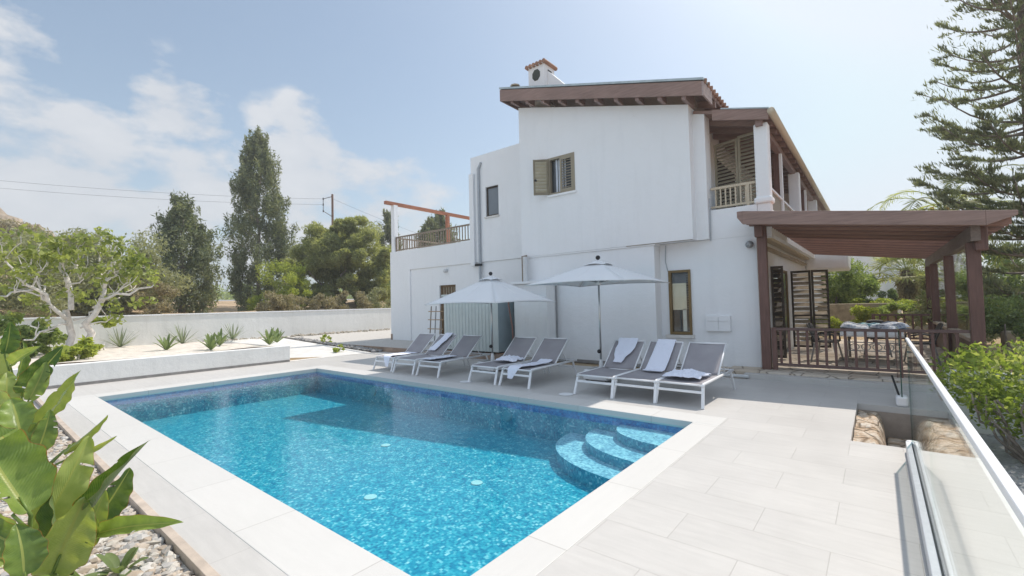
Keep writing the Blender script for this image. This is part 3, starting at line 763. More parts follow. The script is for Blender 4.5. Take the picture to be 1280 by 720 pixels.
# upper window with one shutter open
b = MB(); y = GY-.012
for (x0, x1, z0, z1) in ((wx0, wx0+.06, wz0, wz1), (wx1-.06, wx1, wz0, wz1), (wx0+.06, wx1-.06, wz1-.06, wz1), (wx0+.06, wx1-.06, wz0, wz0+.05)): b.box(x0, y, z0, x1, GY+.12, z1)
wf = b.build("window", W['olive'], H)
b = MB(); b.box(wx0+.06, GY+.10, wz0+.05, wx1-.06, GY+.11, wz1-.06); b.build("pane", dark, wf)
b = MB(); b.grid(lambda u, v: (wx0+.20+u*.34, GY+.094-.012*math.sin(u*22), wz0+.06+v*(wz1-wz0-.13)), 20, 2); b.build("curtain", curtain, wf, smooth=True)
b = MB(); b.box(wx0-.02, GY-.05, wz0-.06, wx1+.04, GY+.02, wz0-.003); b.build("sill", P, wf)
louver_leaf("window_shutter", H, (wx1-.48, GY+.0, wz0+.05), (1, .0, 0), .42, wz0+.05, wz1-.06, W['olive'], W['olive'], 11, gap=.42)
sh = louver_leaf("window_shutter", H, (wx0+.02, GY-.02, wz0+.02), (-.82, -.57, 0), .44, wz0+.02, wz1-.02, simple('olive_dark', (.23,.20,.14), .5), simple('khaki_light', (.52,.48,.37), .5), 9, gap=.82)
b = MB(); b.box(wx0-.30, GY-.28, wz0+.42, wx0-.25, GY-.22, wz0+.47); b.build("latch", W['black'], sh)
# small window of the box
b = MB(); y = BY+.06
for (x0, x1, z0, z1) in ((ux0, ux0+.06, uz0, uz1), (ux1-.06, ux1, uz0, uz1), (ux0+.06, ux1-.06, uz1-.06, uz1), (ux0+.06, ux1-.06, uz0, uz0+.06)): b.box(x0, y, z0, x1, y+.06, z1)
wf = b.build("window", W['darkwood'], H)
b = MB(); b.box(ux0+.06, y+.02, uz0+.06, ux1-.06, y+.03, uz1-.06); b.build("pane", simple("grey_pane", (.17,.19,.21), .12, .1, 2, spec=.5), wf)
b = MB(); b.box(ux0-.04, BY-.05, uz0-.06, ux1+.04, BY+.05, uz0-.004); b.build("sill", W['concrete'], wf)
# kitchen window at the ground floor
b = MB(); y = 11.06
for (x0, x1, z0, z1) in ((kx0, kx0+.065, kz0, kz1), (kx1-.055, kx1, kz0, kz1), (kx0+.065, kx1-.055, kz1-.06, kz1), (kx0+.065, kx1-.055, kz0, kz0+.07)): b.box(x0, y, z0, x1, 11.16, z1)
wf = b.build("window", W['bronze'], H, bevel=.005)
b = MB(); b.box(kx0+.065, 11.12, kz0+.07, kx1-.055, 11.128, kz1-.06); b.build("pane", W['glass'], wf)
b = MB(); b.box(kx0+.065, 11.15, 1.40, kx1-.13, 11.16, 2.05); b.build("room_panel", simple("beige_room_panel", (.78,.68,.52), .85, .05), wf)  # added beige panel close behind the glass, stands in for the bright kitchen inside
b = MB(); b.box(kx0+.05, 11.15, 2.05, kx1-.04, 11.16, 2.33); b.build("top_panel", simple("grey_panel", (.13,.13,.14), .5), wf)
b = MB(); b.box(kx0+.05, 11.17, kz0, kx1-.03, 11.18, 1.42); b.box(kx0+.08, 11.15, kz0+.08, kx0+.28, 11.165, 1.24); b.build("worktop_front", simple("dark_counter", (.045,.05,.06), .4), wf)
b = MB(); b.box(kx0+.30, 11.15, kz0+.08, kx1-.14, 11.162, 1.42); b.build("inner_door", simple("white_door", (.66,.64,.60), .6), wf)
b = MB()
for i in range(24): b.box(kx1-.12, 11.13, kz0+.1+i*.06, kx1-.058, 11.148, kz0+.125+i*.06)
b.build("slats", W['darkwood'], wf)
b = MB(); b.box(kx0-.10, 11.02, kz0-.075, kx1+.04, 11.13, kz0-.004); b.build("sill", W['concrete'], wf)
# door of the left wing
b = MB(); y = BY+.12
for (x0, x1, z0, z1) in ((dx0, dx0+.10, .17, dz1), (dx1-.10, dx1, .17, dz1), (dx0+.10, dx1-.10, dz1-.09, dz1), (dx0+.10, dx1-.10, 1.05, 1.15), (dx0+.10, dx1-.10, .17, .30)): b.box(x0, y, z0, x1, y+.05, z1)
dr = b.build("door", wood("door_timber", (.16,.105,.055), 'z'), H)
b = MB(); b.box(dx0+.10, y+.02, .30, dx1-.10, y+.03, dz1-.09); b.build("pane", simple("warm_pane", (.16,.11,.07), .25, .3, 6), dr)
b = MB()
for i in range(5): b.box(dx0+.17+i*.15, y+.0, 1.15, dx0+.19+i*.15, y+.018, dz1-.09)
b.build("grille", W['khaki'], dr)
# balcony: slab, kerb, railing, columns, shutters
b = MB(); b.box(-3.24, 11.40, 3.04, -1.72, 27, 3.20); b.box(-1.98, 11.42, 3.202, -1.74, 27, 3.62); bal = b.build("balcony", P, H)
def baluster_run(parent, p, q, z0, z1, mat, step=.12, rail=.05, stick=.022, name="baluster"):
    p = Vector(p); q = Vector(q); L = (q-p).length; n = int(L/step); up = Vector((0, 0, 1))
    b = MB(); b.bar(p+up*(z1-p.z), q+up*(z1-q.z), rail, rail); b.build("top_rail", mat, parent)
    b = MB(); b.bar(p+up*(z0-p.z), q+up*(z0-q.z), rail*.8, rail*.8); b.build("bottom_rail", mat, parent)
    for i in range(1, n):
        c = p.lerp(q, i/n); b = MB(); b.box(c.x-stick/2, c.y-stick/2, z0+rail*.4, c.x+stick/2, c.y+stick/2, z1-rail*.5); b.build(name, mat, parent)
rl = MB().box(-2.20, 11.2, 3.74, -2.14, 11.25, 4.22).build("balcony_railing", W['cream'], H)
baluster_run(rl, (-2.96, 11.225, 3.74), (-2.0, 11.225, 3.74), 3.80, 4.24, W['cream'], .105, .055, .028)
b = MB(); b.box(-1.99, 11.10, 3.721, -1.71, 11.38, 5.50); c0 = b.build("column", P, H, bevel=.03)
b = MB(); b.trap(-2.03, -1.67, 11.06, 11.42, 3.722, 3.722, 3.86, 3.86); b.build("base", P, c0, bevel=.04)
for k, y in enumerate((13.55, 18.8, 24)):
    b = MB(); b.box(-2.0, y, 3.622, -1.86, y+.14, 5.42); b.build("timber_post", W['timber_z'], H)
    b = MB(); b.box(-1.86, y, 3.622, -1.80, y+.14, 5.42); b.build("post_trim", P, H)
for k, y in enumerate((16.1, 21.2, 26.4)):
    b = MB(); b.box(-1.99, y, 3.622, -1.70, y+.28, 5.45); b.build("column", P, H, bevel=.02)
for k, (ya, yb) in enumerate(((11.45, 13.5), (13.8, 16.05), (16.45, 18.75), (19, 21.1))):
    b = MB(); b.box(-1.88, ya, 3.66, -1.84, yb, 4.16)
    o = b.build("railing_panel", W['greywood'], H)
    b = MB(); b.box(-1.92, ya, 4.162, -1.80, yb, 4.21); b.build("top_rail", P, o)
# balcony door opening (dark), its bifold shutters standing open across the balcony
b = MB(); b.box(-3.248, 12.9, 3.3, -3.24, 15.0, 5.45); b.build("balcony_door", dark, H)
y = 12.15
louver_leaf("balcony_shutter", H, (-3.12, y+.16, 3.62), (.96, -.28, 0), .60, 3.50, 5.62, W['khaki'], W['khaki'], 22, gap=.85)
louver_leaf("balcony_shutter", H, (-2.53, y-.01, 3.62), (.98, -.20, 0), .56, 3.50, 5.66, W['khaki'], W['khaki'], 22, gap=.85)
# terrace door: open louvred shutters
louver_leaf("terrace_shutter", H, (-2.03, 12.72, .16), (1, .10, 0), .27, .17, 2.42, W['darkwood'], W['darkwood'], 18, mid=.42, gap=.95)
t1 = louver_leaf("terrace_shutter", H, (-1.98, 15.66, .16), (1, -.05, 0), .50, .17, 2.42, W['darkwood'], W['cap'], 17, mid=.42, gap=.80)
louver_leaf("terrace_shutter", H, (-1.47, 15.635, .16), (1, .35, 0), .42, .17, 2.42, W['darkwood'], W['cap'], 17, mid=.42, gap=.80)
b = MB(); b.box(-2.10, dy0, .14, -2.05, dy0+.07, 2.42); b.box(-2.10, dy1-.07, .14, -2.05, dy1, 2.42); b.box(-2.10, dy0+.07, 2.35, -2.05, dy1-.07, 2.42); b.box(-2.10, 14.26, .14, -2.05, 14.34, 2.35)
dd = b.build("terrace_door", W['bronze'], H)
b = MB(); b.box(-2.088, dy0+.07, .16, -2.08, dy1-.07, 2.35); b.build("pane", W['glass'], dd)
# awning cassette and the white porch beyond
b = MB(); b.box(-2.04, 11.7, 2.98, -1.84, 19.4, 3.16); aw = b.build("awning_cassette", W['cream'], H, bevel=.02)
b = MB(); b.box(-2.04, 11.6, 2.78, -1.93, 19.4, 2.84); b.build("front_rail", W['cap'], aw)
b = MB(); b.box(-2.04, 20.0, 2.62, -.75, 22.0, 3.35); b.build("porch_beam", P, H, bevel=.08)
# roof terrace: white corner post, beams, railings
b = MB(); b.box(-16.95, 12.34, 4.092, -16.72, 12.54, 6.22); b.build("terrace_post", P, H)
b = MB(); b.box(-16.90, 15.6, 4.092, -16.74, 15.76, 6.25); b.build("terrace_post", W['rust'], H)
b = MB(); b.box(-16.92, 11.95, 6.22, -16.76, 20.0, 6.36); b.build("terrace_beam", W['rust'], H)
tr_ = MB().box(-16.72, 12.40, 4.095, -16.66, 12.46, 4.76).build("terrace_railing", W['greywood'], H)
baluster_run(tr_, (-16.70, 12.43, 4.1), (-11.88, 12.43, 4.1), 4.16, 4.74, W['greywood'], .155, .06, .03)
tr2 = MB().box(-16.86, 15.4, 4.095, -16.80, 15.46, 4.76).build("terrace_railing", W['greywood'], H)
baluster_run(tr2, (-16.83, 12.6, 4.1), (-16.83, 15.55, 4.1), 4.16, 4.74, W['greywood'], .16, .06, .03)
# pipes
def pipe(pts, r, mat, name="downpipe"):
    b = MB(); b.tube(pts, r, 10); return b.build(name, mat, H, smooth=False)
pipe([(-11.30, BY-.02, 6.95), (-11.42, BY-.06, 6.72), (-11.42, BY-.06, 3.2), (-11.42, BY-.06, 1.9)], .05, W['pipe_grey'])
b = MB(); b.box(-11.88, BY-.10, 3.1, -11.66, BY-.004, 6.6); b.build("pipe_casing", P, H, bevel=.01)
b = MB(); b.box(-11.62, BY-.13, 3.08, -11.36, BY-.004, 3.16); b.build("pipe_joint", W['black'], H)
pipe([(-8.02, 10.55, 2.25), (-8.02, 10.55, 3.02)], .075, W['pipe']); pipe([(-8.16, 10.60, 2.25), (-8.16, 10.60, 3.05), (-8.0, 10.60, 3.05)], .03, W['greywood'])
pipe([(-7.03, 10.66, 0), (-7.03, 10.66, 2.2)], .022, W['grey'], "conduit")
b = MB(); b.tube([(-8.38, 10.16, 2.2), (-8.34, 10.12, 1.6), (-8.24, 10.14, 1.0), (-8.22, 10.16, .3)], .022, 6); b.build("cable", simple("red_brown_cable", (.24,.13,.11), .6), H)
b = MB(); b.tube([(-4.03, 11.08, 3.0), (-4.05, 11.08, 2.6), (-4.0, 11.085, 2.35)], .012, 6); b.tube([(-2.95, 11.07, 4.0), (-2.96, 11.07, 3.0)], .012, 6); b.build("cable", W['pipe_grey'], H)
b = MB(); b.box(-3.14, 11.03, .90, -2.60, 11.097, 1.26); mb_ = b.build("meter_box", P, H, bevel=.008)
b = MB(); b.box(-3.10, 11.02, 1.135, -2.64, 11.029, 1.142); b.box(-2.86, 11.02, .93, -2.852, 11.029, 1.22); b.build("lid_seam", W['pipe'], mb_)
b = MB(); b.box(-4.9, 10.69, 3.03, -3.26, 10.715, 3.042); b.build("ledge_trim", W['greywood'], H)
b = MB(); b.box(-8.24, 10.685, 3.045, GX0+.001, 10.70, 3.05); 
# lamps fixed to the walls
def wall_lamp(label, x, y, z, mat):
    t_ = thing("wall_lamp", label, "lamp", (x, y, z)); b = MB(); b.box(x-.05, y-.03, z-.06, x+.05, y, z+.06); b.build("bracket", mat, t_)
    b = MB(); b.sphere((x+.02, y-.10, z-.02), .085, 12); b.build("lamp_head", mat, t_, smooth=True)
wall_lamp("small round wall lamp above the brown door of the left wing", -13.35, BY+.045, 3.04, W['pipe'])
wall_lamp("dark wall lamp at the house corner beside the pergola's front post", -2.16, 11.095, 2.85, W['grey'])
b = MB(); b.tube([(-4.98, 10.735, .34), (-4.98, 10.65, .34), (-4.98, 10.63, .28)], .018, 8); props(b.build("garden_tap", W['black'], org=(-4.98, 10.73, .34)), "small dark tap low on the white wall behind the second umbrella", "tap")
# ------------------------------------------------------------------ pergola
PG = thing("pergola", "dark brown timber pergola roofing the stone terrace beside the white house", "pergola", (-.3, 14.5, TZ))
def pz(x): return 3.13 + (-1.87-x)*.135        # underside of the slats
FX0, FX1, FY = -2.22, 1.745, 10.30
b = MB(); b.trap(FX0+.10, FX1-.35, FY, FY+.06, pz(FX0+.1)+.03, pz(FX1-.35)+.03, pz(FX0)+.29, pz(FX1-.35)+.27)
b.trap(FX1-.35, FX1, FY, FY+.06, pz(FX1-.35)+.03, pz(FX1)+.20, pz(FX1-.35)+.27, pz(FX1)+.27); b.trap(FX0, FX0+.10, FY, FY+.06, pz(FX0)+.16, pz(FX0+.1)+.03, pz(FX0)+.29, pz(FX0)+.29)
b.build("fascia_board", W['timber_x'], PG, bevel=.006)
for i in range(36):
    y = FY+.10+i*.26
    b = MB(); x0, x1 = -2.02 if y > 11.1 else FX0+.1, FX1-.06
    b.trap(x0, x1, y, y+.05, pz(x0)+.06, pz(x1)+.06, pz(x0)+.19, pz(x1)+.19); b.build("slat", wood('slat_timber_%d' % (i % 3), ((.30,.165,.125), (.36,.20,.15), (.22,.125,.10))[i % 3], 'x') if i < 3 else bpy.data.materials['slat_timber_%d' % (i % 3)], PG)
b = MB(); b.trap(-1.97, FX1-.1, FY+.065, 13.4, pz(-1.97)+.20, pz(FX1-.1)+.20, pz(-1.97)+.235, pz(FX1-.1)+.235)
b.trap(FX0, -1.97, FY+.065, 11.0, pz(FX0)+.20, pz(-1.97)+.20, pz(FX0)+.235, pz(-1.97)+.235); b.build("roof_boards", wood("pergola_boards", (.42,.25,.19), 'x'), PG)
PXR = 1.30
b = MB(); b.box(PXR-.06, 10.55, pz(PXR)-.20, PXR+.06, 19.6, pz(PXR)+.058); b.build("side_beam", wood("side_beam_timber", (.20,.155,.13), 'y'), PG, bevel=.006)
b = MB(); b.box(-2.03, 11.45, pz(-2)-.16, -1.93, 19.6, pz(-1.93)+.058); b.build("wall_beam", W['timber_y'], PG)
for (x, y, wd_) in ((-1.875, 10.90, .17), (PXR, 10.90, .17), (PXR, 14.25, .17), (PXR, 17.7, .17), (PXR, 19.5, .15)):
    b = MB(); zt = pz(x)+.056 if x < 0 else pz(x)-.202
    b.box(x-wd_/2, y-wd_/2, TZ, x+wd_/2, y+wd_/2, zt); b.build("post", W['timber_z'], PG, bevel=.008)
b = MB(); b.box(PXR+.0, 10.66, pz(PXR)-.36, PXR+.16, 10.80, pz(PXR)+.05); b.build("corbel", W['timber_z'], PG, bevel=.03)
b = MB(); b.box(-1.98, 10.66, pz(-1.9)-.20, -1.82, 10.80, pz(-1.9)+.05); b.build("corbel", W['timber_z'], PG, bevel=.03)
# right side screens between the posts
for k, (ya, yb) in enumerate(((11.0, 14.15), (14.35, 17.6))):
    b = MB(); b.box(PXR-.03, ya, TZ+.05, PXR+.03, yb, .80); o = b.build("side_panel", wood("panel_timber", (.13,.085,.06), 'y'), PG)
    b = MB(); b.box(PXR-.09, ya, .802, PXR+.07, yb, .86); b.build("panel_cap", wood("cap_timber", (.42,.34,.26), 'y'), o)
    b = MB(); b.box(PXR-.006, ya, .862, PXR+.006, yb, pz(PXR)-.21); b.build("pane", W['glass'], o)
# front railing
def railing(name, label, x0, x1, y, z0, z1, posts, step, mat_r, group=None):
    t_ = thing(name, label, "railing", ((x0+x1)/2, y, TZ))
    b = MB(); b.bar((x0, y, z1), (x1, y, z1), .075, .055); b.build("top_rail", W['rail'], t_, bevel=.006)
    b = MB(); b.bar((x0, y, z0), (x1, y, z0), .06, .05); b.build("bottom_rail", W['rail'], t_, bevel=.006)
    for x in posts:
        b = MB(); b.box(x-.045, y-.045, TZ, x+.045, y+.045, z1+.03); b.build("post", W['timber_z'], t_, bevel=.006)
    n = int(round((x1-x0)/step))
    for i in range(1, n):
        x = x0+(x1-x0)*i/n
        if any(abs(x-q) < .06 for q in posts): continue
        b = MB(); b.box(x-.022, y-.016, z0+.02, x+.022, y+.016, z1-.02); b.build("baluster", W['timber_z'], t_)
railing("wooden_railing", "dark brown wooden railing along the front edge of the stone terrace", -1.76, 1.20, 10.88, .25, .985, (-1.72, .27), .152, None)
railing("wooden_railing", "dark brown wooden railing at the far end of the terrace behind the dining table", -.15, 1.20, 18.3, .30, 1.02, (-.12,), .20, None)

# dining table, cloth, cushions, chairs
TX, TY = -.14, 13.45
t_ = thing("dining_table", "dining table with pale legs under the pergola, covered with a white cloth", "table", (TX, TY, TZ))
wdl = simple("table_frame", (.24,.21,.18), .5, .1, 6)
b = MB(); b.box(TX-.52, TY-.75, TZ+.705, TX+.52, TY+.75, TZ+.735); b.build("tabletop", wdl, t_, bevel=.006)
for sx in (-1, 1):
    for sy in (-1, 1):
        b = MB(); b.bar((TX+sx*.44, TY+sy*.62, TZ), (TX+sx*.46, TY+sy*.66, TZ+.705), .05, .05); b.build("leg", wdl, t_)
b = MB()
for k in range(4):
    cx = TX-.30+k*.20; b.tube([(cx+.08*math.cos(a), TY-.6, TZ+.36+.07*math.sin(a)) for a in [2*math.pi*i/14 for i in range(15)]], .009, 5, caps=False)
b.bar((TX-.44, TY-.6, TZ+.46), (TX+.44, TY-.6, TZ+.46), .02, .02); b.bar((TX-.44, TY-.6, TZ+.27), (TX+.44, TY-.6, TZ+.27), .02, .02); b.build("iron_scrollwork", W['grey'], t_)
def cloth(u, v):
    x = (u-.5)*1.24; y = (v-.5)*1.70; hx, hy = .53, .76
    ox = max(0, abs(x)-hx); oy = max(0, abs(y)-hy); drop = max(ox, oy)
    cx = max(-hx-.012, min(hx+.012, x)); cy = max(-hy-.012, min(hy+.012, y))
    wv = .012*math.sin(u*34)*drop*10+.010*math.sin(v*41)*drop*10
    return (TX+cx+(math.copysign(wv, x) if ox else 0), TY+cy+(math.copysign(wv, y) if oy else 0), TZ+.742-drop*1.6+(.003*math.sin(u*9)*math.sin(v*7)))
b = MB(); b.grid(cloth, 34, 44); props(b.build("tablecloth", simple("white_cloth", (.78,.79,.80), .85, .05, 9), smooth=True, org=(TX, TY, TZ+.74), solid=.004), "white cloth spread over the dining table under the pergola", "tablecloth")
def pattern(name, c1, c2, c3):
    m = N(name); v = m.pos(obj=True); vo = m.n("TexVoronoi"); vo.inputs["Scale"].default_value = 11; m.l(v, vo.inputs[0])
    c = m.ramp(vo.outputs["Distance"], [(.2, c1), (.42, c2), (.6, c3)]); return m.done(m.pbr(c, .85))
pats = [pattern("blue_white_print", (.30,.36,.46), (.66,.67,.68), (.45,.50,.57)), pattern("teal_print", (.05,.22,.34), (.20,.45,.52), (.45,.60,.64)), pattern("dark_blue_print", (.20,.24,.34), (.58,.60,.63), (.36,.41,.50))]
for k, (dx, dy, s, lab) in enumerate(((-.30, -.2, 1.15, "blue and white printed cushion lying on the left end of the dining table"), (.0, .25, .95, "teal printed cushion lying in the middle of the dining table"), (.33, -.05, 1.15, "dark blue printed cushion lying on the right end of the dining table"))):
    b = MB()
    def cush(u, v, top):
        x = (u-.5)*.46*s; y = (v-.5)*.46*s; e = max(0, (1-(2*u-1)**4))*max(0, (1-(2*v-1)**4))
        return (x, y, (.04+.075*s*e**.5*(1+.25*math.sin(u*7+k)) if top else .0))
    b.grid(lambda u, v: cush(u, v, True), 14, 14); b.grid(lambda u, v: cush(u, v, False), 14, 14)
    o = b.build("cushion", pats[k], smooth=True); o.location = (TX+dx, TY+dy, TZ+.745); o.rotation_euler = (R(4), R(6*(1-k)), R(25*k)); props(o, lab, "cushion", "printed cushions on the dining table")
def make_chair(label, loc, rz):
    t_ = thing("garden_chair", label, "chair", (0, 0, 0), "chairs around the dining table")
    ck = simple("chair_plastic", (.055,.05,.048), .55, .15, 8); lg = simple("chair_leg", (.30,.28,.26), .4, .1, 10, metal=.3)
    b = MB(); b.grid(lambda u, v: ((u-.5)*.46, (v-.5)*.44, .44+.02*(2*u-1)**2-.012*math.sin(v*3)), 8, 8); b.build("seat", ck, t_, smooth=True, solid=.03)
    b = MB(); b.grid(lambda u, v: ((u-.5)*(.46-.10*v*v), .21+.16*v+.03*(2*u-1)**2*-1, .44+.44*v-.03*(2*u-1)**4*v), 10, 8); b.build("backrest", ck, t_, smooth=True, solid=.022)
    for sx in (-1, 1):
        b = MB(); b.tube([(sx*.24, .20, .62), (sx*.27, -.02, .65), (sx*.26, -.20, .62), (sx*.23, -.22, .45)], .02, 6); b.build("armrest", ck, t_, smooth=True)
        for sy in (-1, 1):
            b = MB(); b.bar((sx*.19, sy*.18, .44), (sx*.25, sy*.26, 0), .032, .032); b.build("leg", lg, t_)
    t_.location = loc; t_.rotation_euler = (0, 0, rz); return t_
c1 = make_chair("dark plastic armchair at the left end of the dining table, seen side-on", (-.98, 13.05, TZ), R(80))
copy_thing(c1, (.70, 13.35, TZ), R(-84), "dark armchair at the right end of the table, nearest to the glass screens")
copy_thing(c1, (-.05, 14.55, TZ), R(4), "dark armchair on the far side of the dining table, half hidden")

# ------------------------------------------------------------------ glass balustrade along the deck
GX = .225
G = thing("glass_balustrade", "frameless glass balustrade with a white handrail along the deck's right edge", "balustrade", (GX, 3, 0))
b = MB(); b.box(GX-.055, -3.5, .002, GX-.012, 6.28, .115); b.box(GX+.012, -3.5, .002, GX+.055, 6.28, .115); b.box(GX-.012, -3.5, .002, GX+.012, 6.28, .03); b.lathe([(.055, 0), (.055, .11), (.045, .118), (.01, .12)], (GX, 6.28, .002), 18)
b.build("base_channel", simple("channel_aluminium", (.66,.67,.69), .45, .06, 20, metal=.3), G, bevel=.004)
b = MB(); b.box(GX+.009, -3.5, .116, GX+.018, 6.27, .122); b.build("gasket", W['black'], G)
yy = [-3.5, 3.9, 6.26]
for i in range(2):
    b = MB(); b.box(GX-.007, yy[i]+.002, .05, GX+.007, yy[i+1]-.002, 1.165); b.build("glass_panel", [W['glass']], G)
b = MB(); b.box(GX-.0072, 6.256, .12, GX+.0072, 6.2605, 1.165); b.build("glass_edge", W['glass_edge'], G)
b = MB(); b.box(GX-.013, -3.5, 1.166, GX+.013, 6.28, 1.196); b.build("handrail", W['alu'], G, bevel=.005)
G2 = thing("glass_screen", "single clear glass panel in a white clamp beyond the deck recess", "glass panel", (GX, 9.2, 0))
b = MB(); b.box(GX-.007, 8.76, .03, GX+.007, 10.15, 1.12); b.build("pane", W['glass'], G2)
b = MB(); b.box(GX-.0075, 8.752, .03, GX+.0075, 8.759, 1.12); b.build("pane_edge", W['glass_edge'], G2)
b = MB(); b.box(GX-.07, 8.74, .002, GX+.07, 8.98, .15); b.build("clamp", W['alu'], G2, bevel=.03)
b = MB(); b.bar((GX-.03, 8.86, .14), (GX-.10, 8.98, .42), .02, .02); b.build("strut", W['black'], G2)
# ------------------------------------------------------------------ umbrellas
canvas = N("umbrella_canvas"); g_ = canvas.noise(canvas.pos(), 3, 4, .6)
cc = canvas.ramp(g_, [(.3, (.90,.91,.92)), (.7, (.93,.935,.94))]); d_ = canvas.pbr(cc, .9, canvas.bump(canvas.noise(canvas.pos(), 130, 2), .08, .003), .1)
t__ = canvas.n("BsdfTranslucent"); t__.inputs[0].default_value = (.80,.83,.86,1); mx_ = canvas.n("MixShader"); mx_.inputs[0].default_value = .18
canvas.l(d_, mx_.inputs[1]); canvas.l(t__.outputs[0], mx_.inputs[2]); canvas = canvas.done(mx_.outputs[0])
def umbrella(label, x, y, half, ze, za, tilt=0):
    t_ = thing("parasol", label, "parasol", (x, y, 0), "white parasols by the loungers")
    n = 16
    b = MB()
    def side(k, inset, z0, z1, sag):
        cs = [(-1,-1),(1,-1),(1,1),(-1,1)]; a = Vector(cs[k]); c = Vector(cs[(k+1) % 4])
        def fn(u, v):
            e = a.lerp(c, u); p = e*inset*v
            z = z1+(z0-z1)*v - sag*math.sin(math.pi*v)*math.sin(math.pi*u)
            z += .030*v*v*math.sin(math.pi*u)
            return (x+p.x, y+p.y, z)
        b.grid(fn, 12, 12)
    for k in range(4): side(k, half, ze, za, .012)
    cn = b.build("canopy", canvas, t_, smooth=False, solid=.006); cn.data.polygons.foreach_set("use_smooth", [True]*len(cn.data.polygons))
    b = MB()
    for k in range(4): side(k, .24, za-.085, za+.035, .0)
    b.build("vent_flap", canvas, cn, solid=.005)
    b = MB(); b.tube([(x, y, .22), (x, y, za+.02)], .021, 12); b.build("pole", W['metal'], t_, smooth=True)
    b = MB(); b.sphere((x, y, za+.085), .05, 12); b.build("finial", W['black'], t_, smooth=True)
    hub = (x, y, za-.12)
    for k in range(8):
        a = k*math.pi/4; rr = half*(1.414 if k % 2 else 1.0)*.985; zz = ze-.012 if k % 2 else ze+.02
        aa = a+0
        b = MB(); e = (x+rr*math.cos(aa), y+rr*math.sin(aa), zz); b.tube([(x+.03*math.cos(aa), y+.03*math.sin(aa), za-.03), e], .008, 6); r_ = b.build("rib", W['alu'], t_)
        m_ = Vector((x, y, za-.03)).lerp(Vector(e), .52)-Vector((0,0,.012)); h2 = Vector((x, y, za-.45))
        b = MB(); b.tube([h2, m_], .008, 6); b.build("strut", W['grey'], r_)
    b = MB(); b.lathe([(.035, 0), (.045, .02), (.045, .09), (.03, .11)], (x, y, za-.5), 12); b.build("runner", W['alu'], t_)
    b = MB(); b.sphere((x-.02, y-.03, .60), .045, 10); b.build("crank_knob", W['black'], t_, smooth=True)
    b = MB(); b.box(x-.28, y-.28, .03, x+.28, y+.28, .235); bs = b.build("base_box", W['alu'], t_, bevel=.03)
    b = MB(); b.box(x-.22, y-.22, .236, x+.22, y+.22, .24); b.build("base_tray", W['grey'], bs)
    b = MB(); b.lathe([(.05, .0), (.045, .1), (.03, .17), (.024, .19)], (x, y, .24), 14); b.build("pole_socket", W['alu'], t_, smooth=False)
    for sx in (-1, 1):
        for sy in (-1, 1):
            b = MB(); b.lathe([(.03, 0), (.03, .03)], (x+sx*.22, y+sy*.22, 0), 10); b.build("foot", W['black'], bs)
    return t_
umbrella("lower white square parasol on the left, in front of the ribbed shed", -7.50, 8.42, 1.17, 1.67, 2.33)
umbrella("taller white square parasol on the right, before the blank house wall", -4.58, 8.58, 1.12, 2.02, 2.50)

